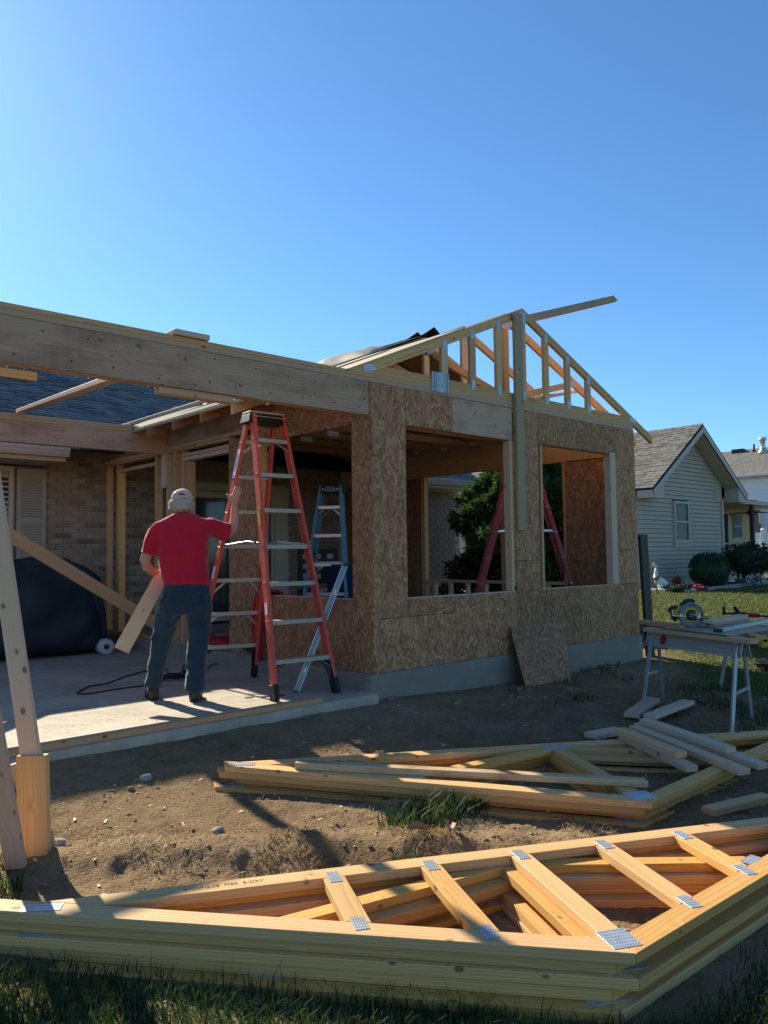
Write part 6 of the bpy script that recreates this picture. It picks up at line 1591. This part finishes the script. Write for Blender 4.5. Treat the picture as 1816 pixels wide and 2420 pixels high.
def scatter(n, x0, x1, y0, y1, seed, dens):
    r = np.random.RandomState(seed); x = r.uniform(x0, x1, n); y = r.uniform(y0, y1, n); k = r.rand(n) < dens(x, y); x, y = x[k], y[k]
    return np.stack([x, y, ground(x, y)-.004], 1)
def nearlawn(x, y):
    t = -.75*(x+3.6)-.66*(y+2.0); return t+.25*(fbm(x*3, y*3, 3)-.45)
dn = lambda x, y: smooth(-.02, .16, nearlawn(x, y))*(.75+.25*smooth(.35, .55, fbm(x*4+9, y*4, 2)))+smooth(-3.75, -4.0, y)*(x > -2.6)
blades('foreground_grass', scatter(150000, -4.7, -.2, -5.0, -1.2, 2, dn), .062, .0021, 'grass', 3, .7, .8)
# longer blades against the stack
blades('tall_grass', scatter(700, -4.2, -1.2, -4.6, -1.6, 12, lambda x, y: (nearlawn(x, y) > .06)*(nearlawn(x, y) < .45)), .12, .0026, 'grass', 4, .5, .6)
# lawn beyond the sawhorses
def lawnmask(x, y):
    t = (x-4.2)*.66-(y+.8)*.75+(fbm(x*1.3, y*1.3, 4)-.5)*2.0; return smooth(-.1, .5, t)
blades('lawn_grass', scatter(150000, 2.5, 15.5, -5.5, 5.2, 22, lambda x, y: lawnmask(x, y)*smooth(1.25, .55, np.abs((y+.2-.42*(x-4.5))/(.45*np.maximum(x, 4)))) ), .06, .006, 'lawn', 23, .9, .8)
# patchy grass among the dirt on the right
blades('weed_grass', scatter(16000, 1.0, 4.5, -3.8, .2, 32, lambda x, y: smooth(.50, .62, fbm(x*2.2+3, y*2.2, 3))*smooth(.8, 2.6, x-.25*y)), .07, .003, 'grass', 33, .8, .7)
# the tuft between the stacks
def disc_pts(cs, n, seed):
    r = np.random.RandomState(seed); P = []
    for (x, y, ra, m) in cs:
        a = r.rand(int(n*m))*6.283; q = ra*r.rand(int(n*m))**.6; X_, Y_ = x+np.cos(a)*q*1.3, y+np.sin(a)*q; P.append(np.stack([X_, Y_, ground(X_, Y_)-.004], 1))
    return np.concatenate(P)
blades('grass_tuft', disc_pts([(-1.62, -2.13, .16, 1), (-1.42, -2.10, .14, .8), (-1.22, -2.12, .13, .7), (-1.08, -2.05, .10, .5)], 230, 41), .12, .0032, 'grass', 42, .75, .8)
blades('grass_tuft', disc_pts([(-3.55, -1.55, .14, 1), (-3.5, -1.3, .10, .8), (-1.95, -2.42, .05, .15), (.6, -1.95, .12, .5), (.95, -3.2, .2, 1)], 260, 43), .08, .003, 'grass', 44, .8, .8)
# dry grass torn up along the ridge of soil
def strawd(x, y):
    m = smooth(.42, .05, np.abs((x+2.2)*.55+(y+1.98)*.83))*smooth(-3.3, -2.5, x)*smooth(-.7, -1.1, x)
    return m*smooth(.42, .58, fbm(x*3.5, y*3.5, 3))
def straws(name, pts, L, w, mat, seed):
    r = np.random.RandomState(seed); n = len(pts); a = r.rand(n)*6.283; e = r.uniform(-.05, .55, n); d = np.stack([np.cos(a)*np.cos(e), np.sin(a)*np.cos(e), np.sin(e)], 1)
    s = np.stack([-np.sin(a), np.cos(a), 0*a], 1); l_ = (L*r.uniform(.4, 1.3, n))[:, None]; b = s*(r.normal(size=(n, 1))*.35)
    p0 = pts+np.array([0, 0, .006]); p1 = p0+d*l_*.5+b*l_*.3+np.array([0, 0, .012]); p2 = p0+(d*np.array([1, 1, .35]))*l_+b*l_
    wz = np.array([0, 0, w]); ws = s*w
    V = np.stack([p0-ws, p0+ws, p1+ws, p1-ws, p2+ws*.3, p2-ws*.3], 1).reshape(-1, 3); k = np.arange(n)*6
    return np_mesh(name, V, np.concatenate([np.stack([k, k+1, k+2, k+3], 1), np.stack([k+3, k+2, k+4, k+5], 1)]), mat, 'stuff')
straws('dry_grass', scatter(50000, -3.4, -.6, -3.2, -.9, 51, strawd), .06, .0016, 'straw', 52)
straws('dry_grass', scatter(22000, -4.3, 4.5, -4.2, -.1, 53, lambda x, y: .22+.5*smooth(.52, .66, fbm(x*2+4, y*2, 3))), .05, .0013, 'straw', 54)
def clods(name, n, x0, x1, y0, y1, seed, dens, r0, r1, mat):
    P = scatter(n, x0, x1, y0, y1, seed, dens); r = np.random.RandomState(seed); t = (1+5**.5)/2
    iv = np.array([(-1, t, 0), (1, t, 0), (-1, -t, 0), (1, -t, 0), (0, -1, t), (0, 1, t), (0, -1, -t), (0, 1, -t), (t, 0, -1), (t, 0, 1), (-t, 0, -1), (-t, 0, 1)])/1.9
    fi = np.array([(0, 11, 5), (0, 5, 1), (0, 1, 7), (0, 7, 10), (0, 10, 11), (1, 5, 9), (5, 11, 4), (11, 10, 2), (10, 7, 6), (7, 1, 8), (3, 9, 4), (3, 4, 2), (3, 2, 6), (3, 6, 8), (3, 8, 9), (4, 9, 5), (2, 4, 11), (6, 2, 10), (8, 6, 7), (9, 8, 1)])
    m = len(P); R_ = r0+(r1-r0)*r.rand(m)**5
    V = iv[None]*(1+.35*r.normal(size=(m, 12, 1)))*R_[:, None, None]*np.array([1.15, 1, .7])+P[:, None, :]+np.array([0, 0, .0])
    F = (fi[None]+np.arange(m)[:, None, None]*12).reshape(-1, 3); o = np_mesh(name, V.reshape(-1, 3), F, mat, 'stuff'); return o
clods('soil_clods', 42000, -4.4, 2.5, -3.6, -.12, 61, lambda x, y: .25+.75*smooth(.45, .6, fbm(x*2.5, y*2.5, 3))*smooth(-.3, -1.2, y), .0035, .014, 'clod')
clods('soil_clods', 3500, 0, 4.6, -.6, -.05, 63, lambda x, y: smooth(.5, .6, fbm(x*2.5+2, y*3, 3)), .005, .045, 'clod')
# a few stones, leaves and scraps one can pick out
for (u, v), r_, l in (((345, 1870), .035, 'pale stone at the edge of the shadow on the dirt'), ((516, 1961), .028, 'small pale stone on the lit dirt'), ((134, 1999), .035, 'stone beside the upright stake'), ((880, 1672), .04, 'stone at the foot of the foundation corner'), ((310, 1890), .02, 'dark little clod near the pale stone')):
    c = px(u, v, 2, -.36); bm = bmesh.new(); bmesh.ops.create_icosphere(bm, subdivisions=2, radius=r_)
    for w_ in bm.verts: w_.co = Vector((w_.co.x*1.2, w_.co.y, w_.co.z*.65))*(1+.18*math.sin(w_.co.x*150+u)*math.cos(w_.co.y*120))
    tag(bmobj('stone', bm, 'stone' if 'dark' not in l else 'clod', None, Matrix.Translation((c.x, c.y, gz(c.x, c.y)+r_*.3)), True), l, 'stone')
for i, ((u, v), l) in enumerate((((535, 1870), 'brown dead leaf under the left tip of the farther stack'), ((1065, 1978), 'brown dead leaf right of the grass tuft'), ((990, 1985), 'small dead leaf in front of the grass tuft'), ((1640, 1633), 'curled dark leaf on the dirt under the sawhorse'), ((845, 1895), 'reddish leaf below the near edge of the farther stack'))):
    c = px(u, v, 2, -.37); c.z = gz(c.x, c.y)+.02; bm = bmesh.new(); R2 = random.Random(i)
    a = R2.uniform(0, 6); ex = Vector((math.cos(a), math.sin(a), .2)); ey = Vector((-math.sin(a), math.cos(a), .3)); L2 = .055
    rows = []
    for k in range(7):
        f = k/6; w_ = .026*math.sin(math.pi*min(1, f*1.05+.02))**.7*(1+.25*(k % 2))
        rows.append([bm.verts.new(c+ex*(f-.5)*L2*2+ey*q*w_+Vector((0, 0, .02*abs(q)+.012*math.sin(f*5)))) for q in (-1, 0, 1)])
    for p, q in zip(rows, rows[1:]):
        for k in range(2): bm.faces.new((p[k], p[k+1], q[k+1], q[k]))
    tag(bmobj('leaf', bm, 'red_wood'), l, 'leaf')

# sawdust, chips and small offcuts
def chips(name, n, x0, x1, y0, y1, seed, dens, mat):
    P = scatter(n, x0, x1, y0, y1, seed, dens); r = np.random.RandomState(seed); m = len(P); a = r.rand(m)*6.283
    d = np.stack([np.cos(a), np.sin(a), r.normal(size=m)*.2], 1)*r.uniform(.004, .022, m)[:, None]; s_ = np.stack([-np.sin(a), np.cos(a), r.normal(size=m)*.2], 1)*r.uniform(.002, .008, m)[:, None]
    P = P+np.array([0, 0, .007]); V = np.stack([P-d-s_, P+d-s_, P+d+s_, P-d+s_], 1).reshape(-1, 3)
    return np_mesh(name, V, np.arange(m*4).reshape(-1, 4), mat, 'stuff')
chips('wood_chips', 2600, -4.2, 3.6, -3.6, -.15, 71, lambda x, y: .25+.75*smooth(.5, .65, fbm(x*1.7+8, y*1.7, 3)), 'white_pine')
def slab_scatter(n, seed):
    r = np.random.RandomState(seed); x = r.uniform(-3.2, -.1, n); y = r.uniform(.2, 3.6, n); k = r.rand(n) < smooth(.45, .6, fbm(x*2, y*2, 3)); x, y = x[k], y[k]; m = len(x); a = r.rand(m)*6.283
    P = np.stack([x, y, np.full(m, -.148)], 1); d = np.stack([np.cos(a), np.sin(a), 0*a], 1)*r.uniform(.003, .016, m)[:, None]; s_ = np.stack([-np.sin(a), np.cos(a), 0*a], 1)*r.uniform(.0015, .006, m)[:, None]
    return np_mesh('sawdust', np.stack([P-d-s_, P+d-s_, P+d+s_, P-d+s_], 1).reshape(-1, 3), np.arange(m*4).reshape(-1, 4), 'white_pine', 'stuff')
slab_scatter(2600, 73)
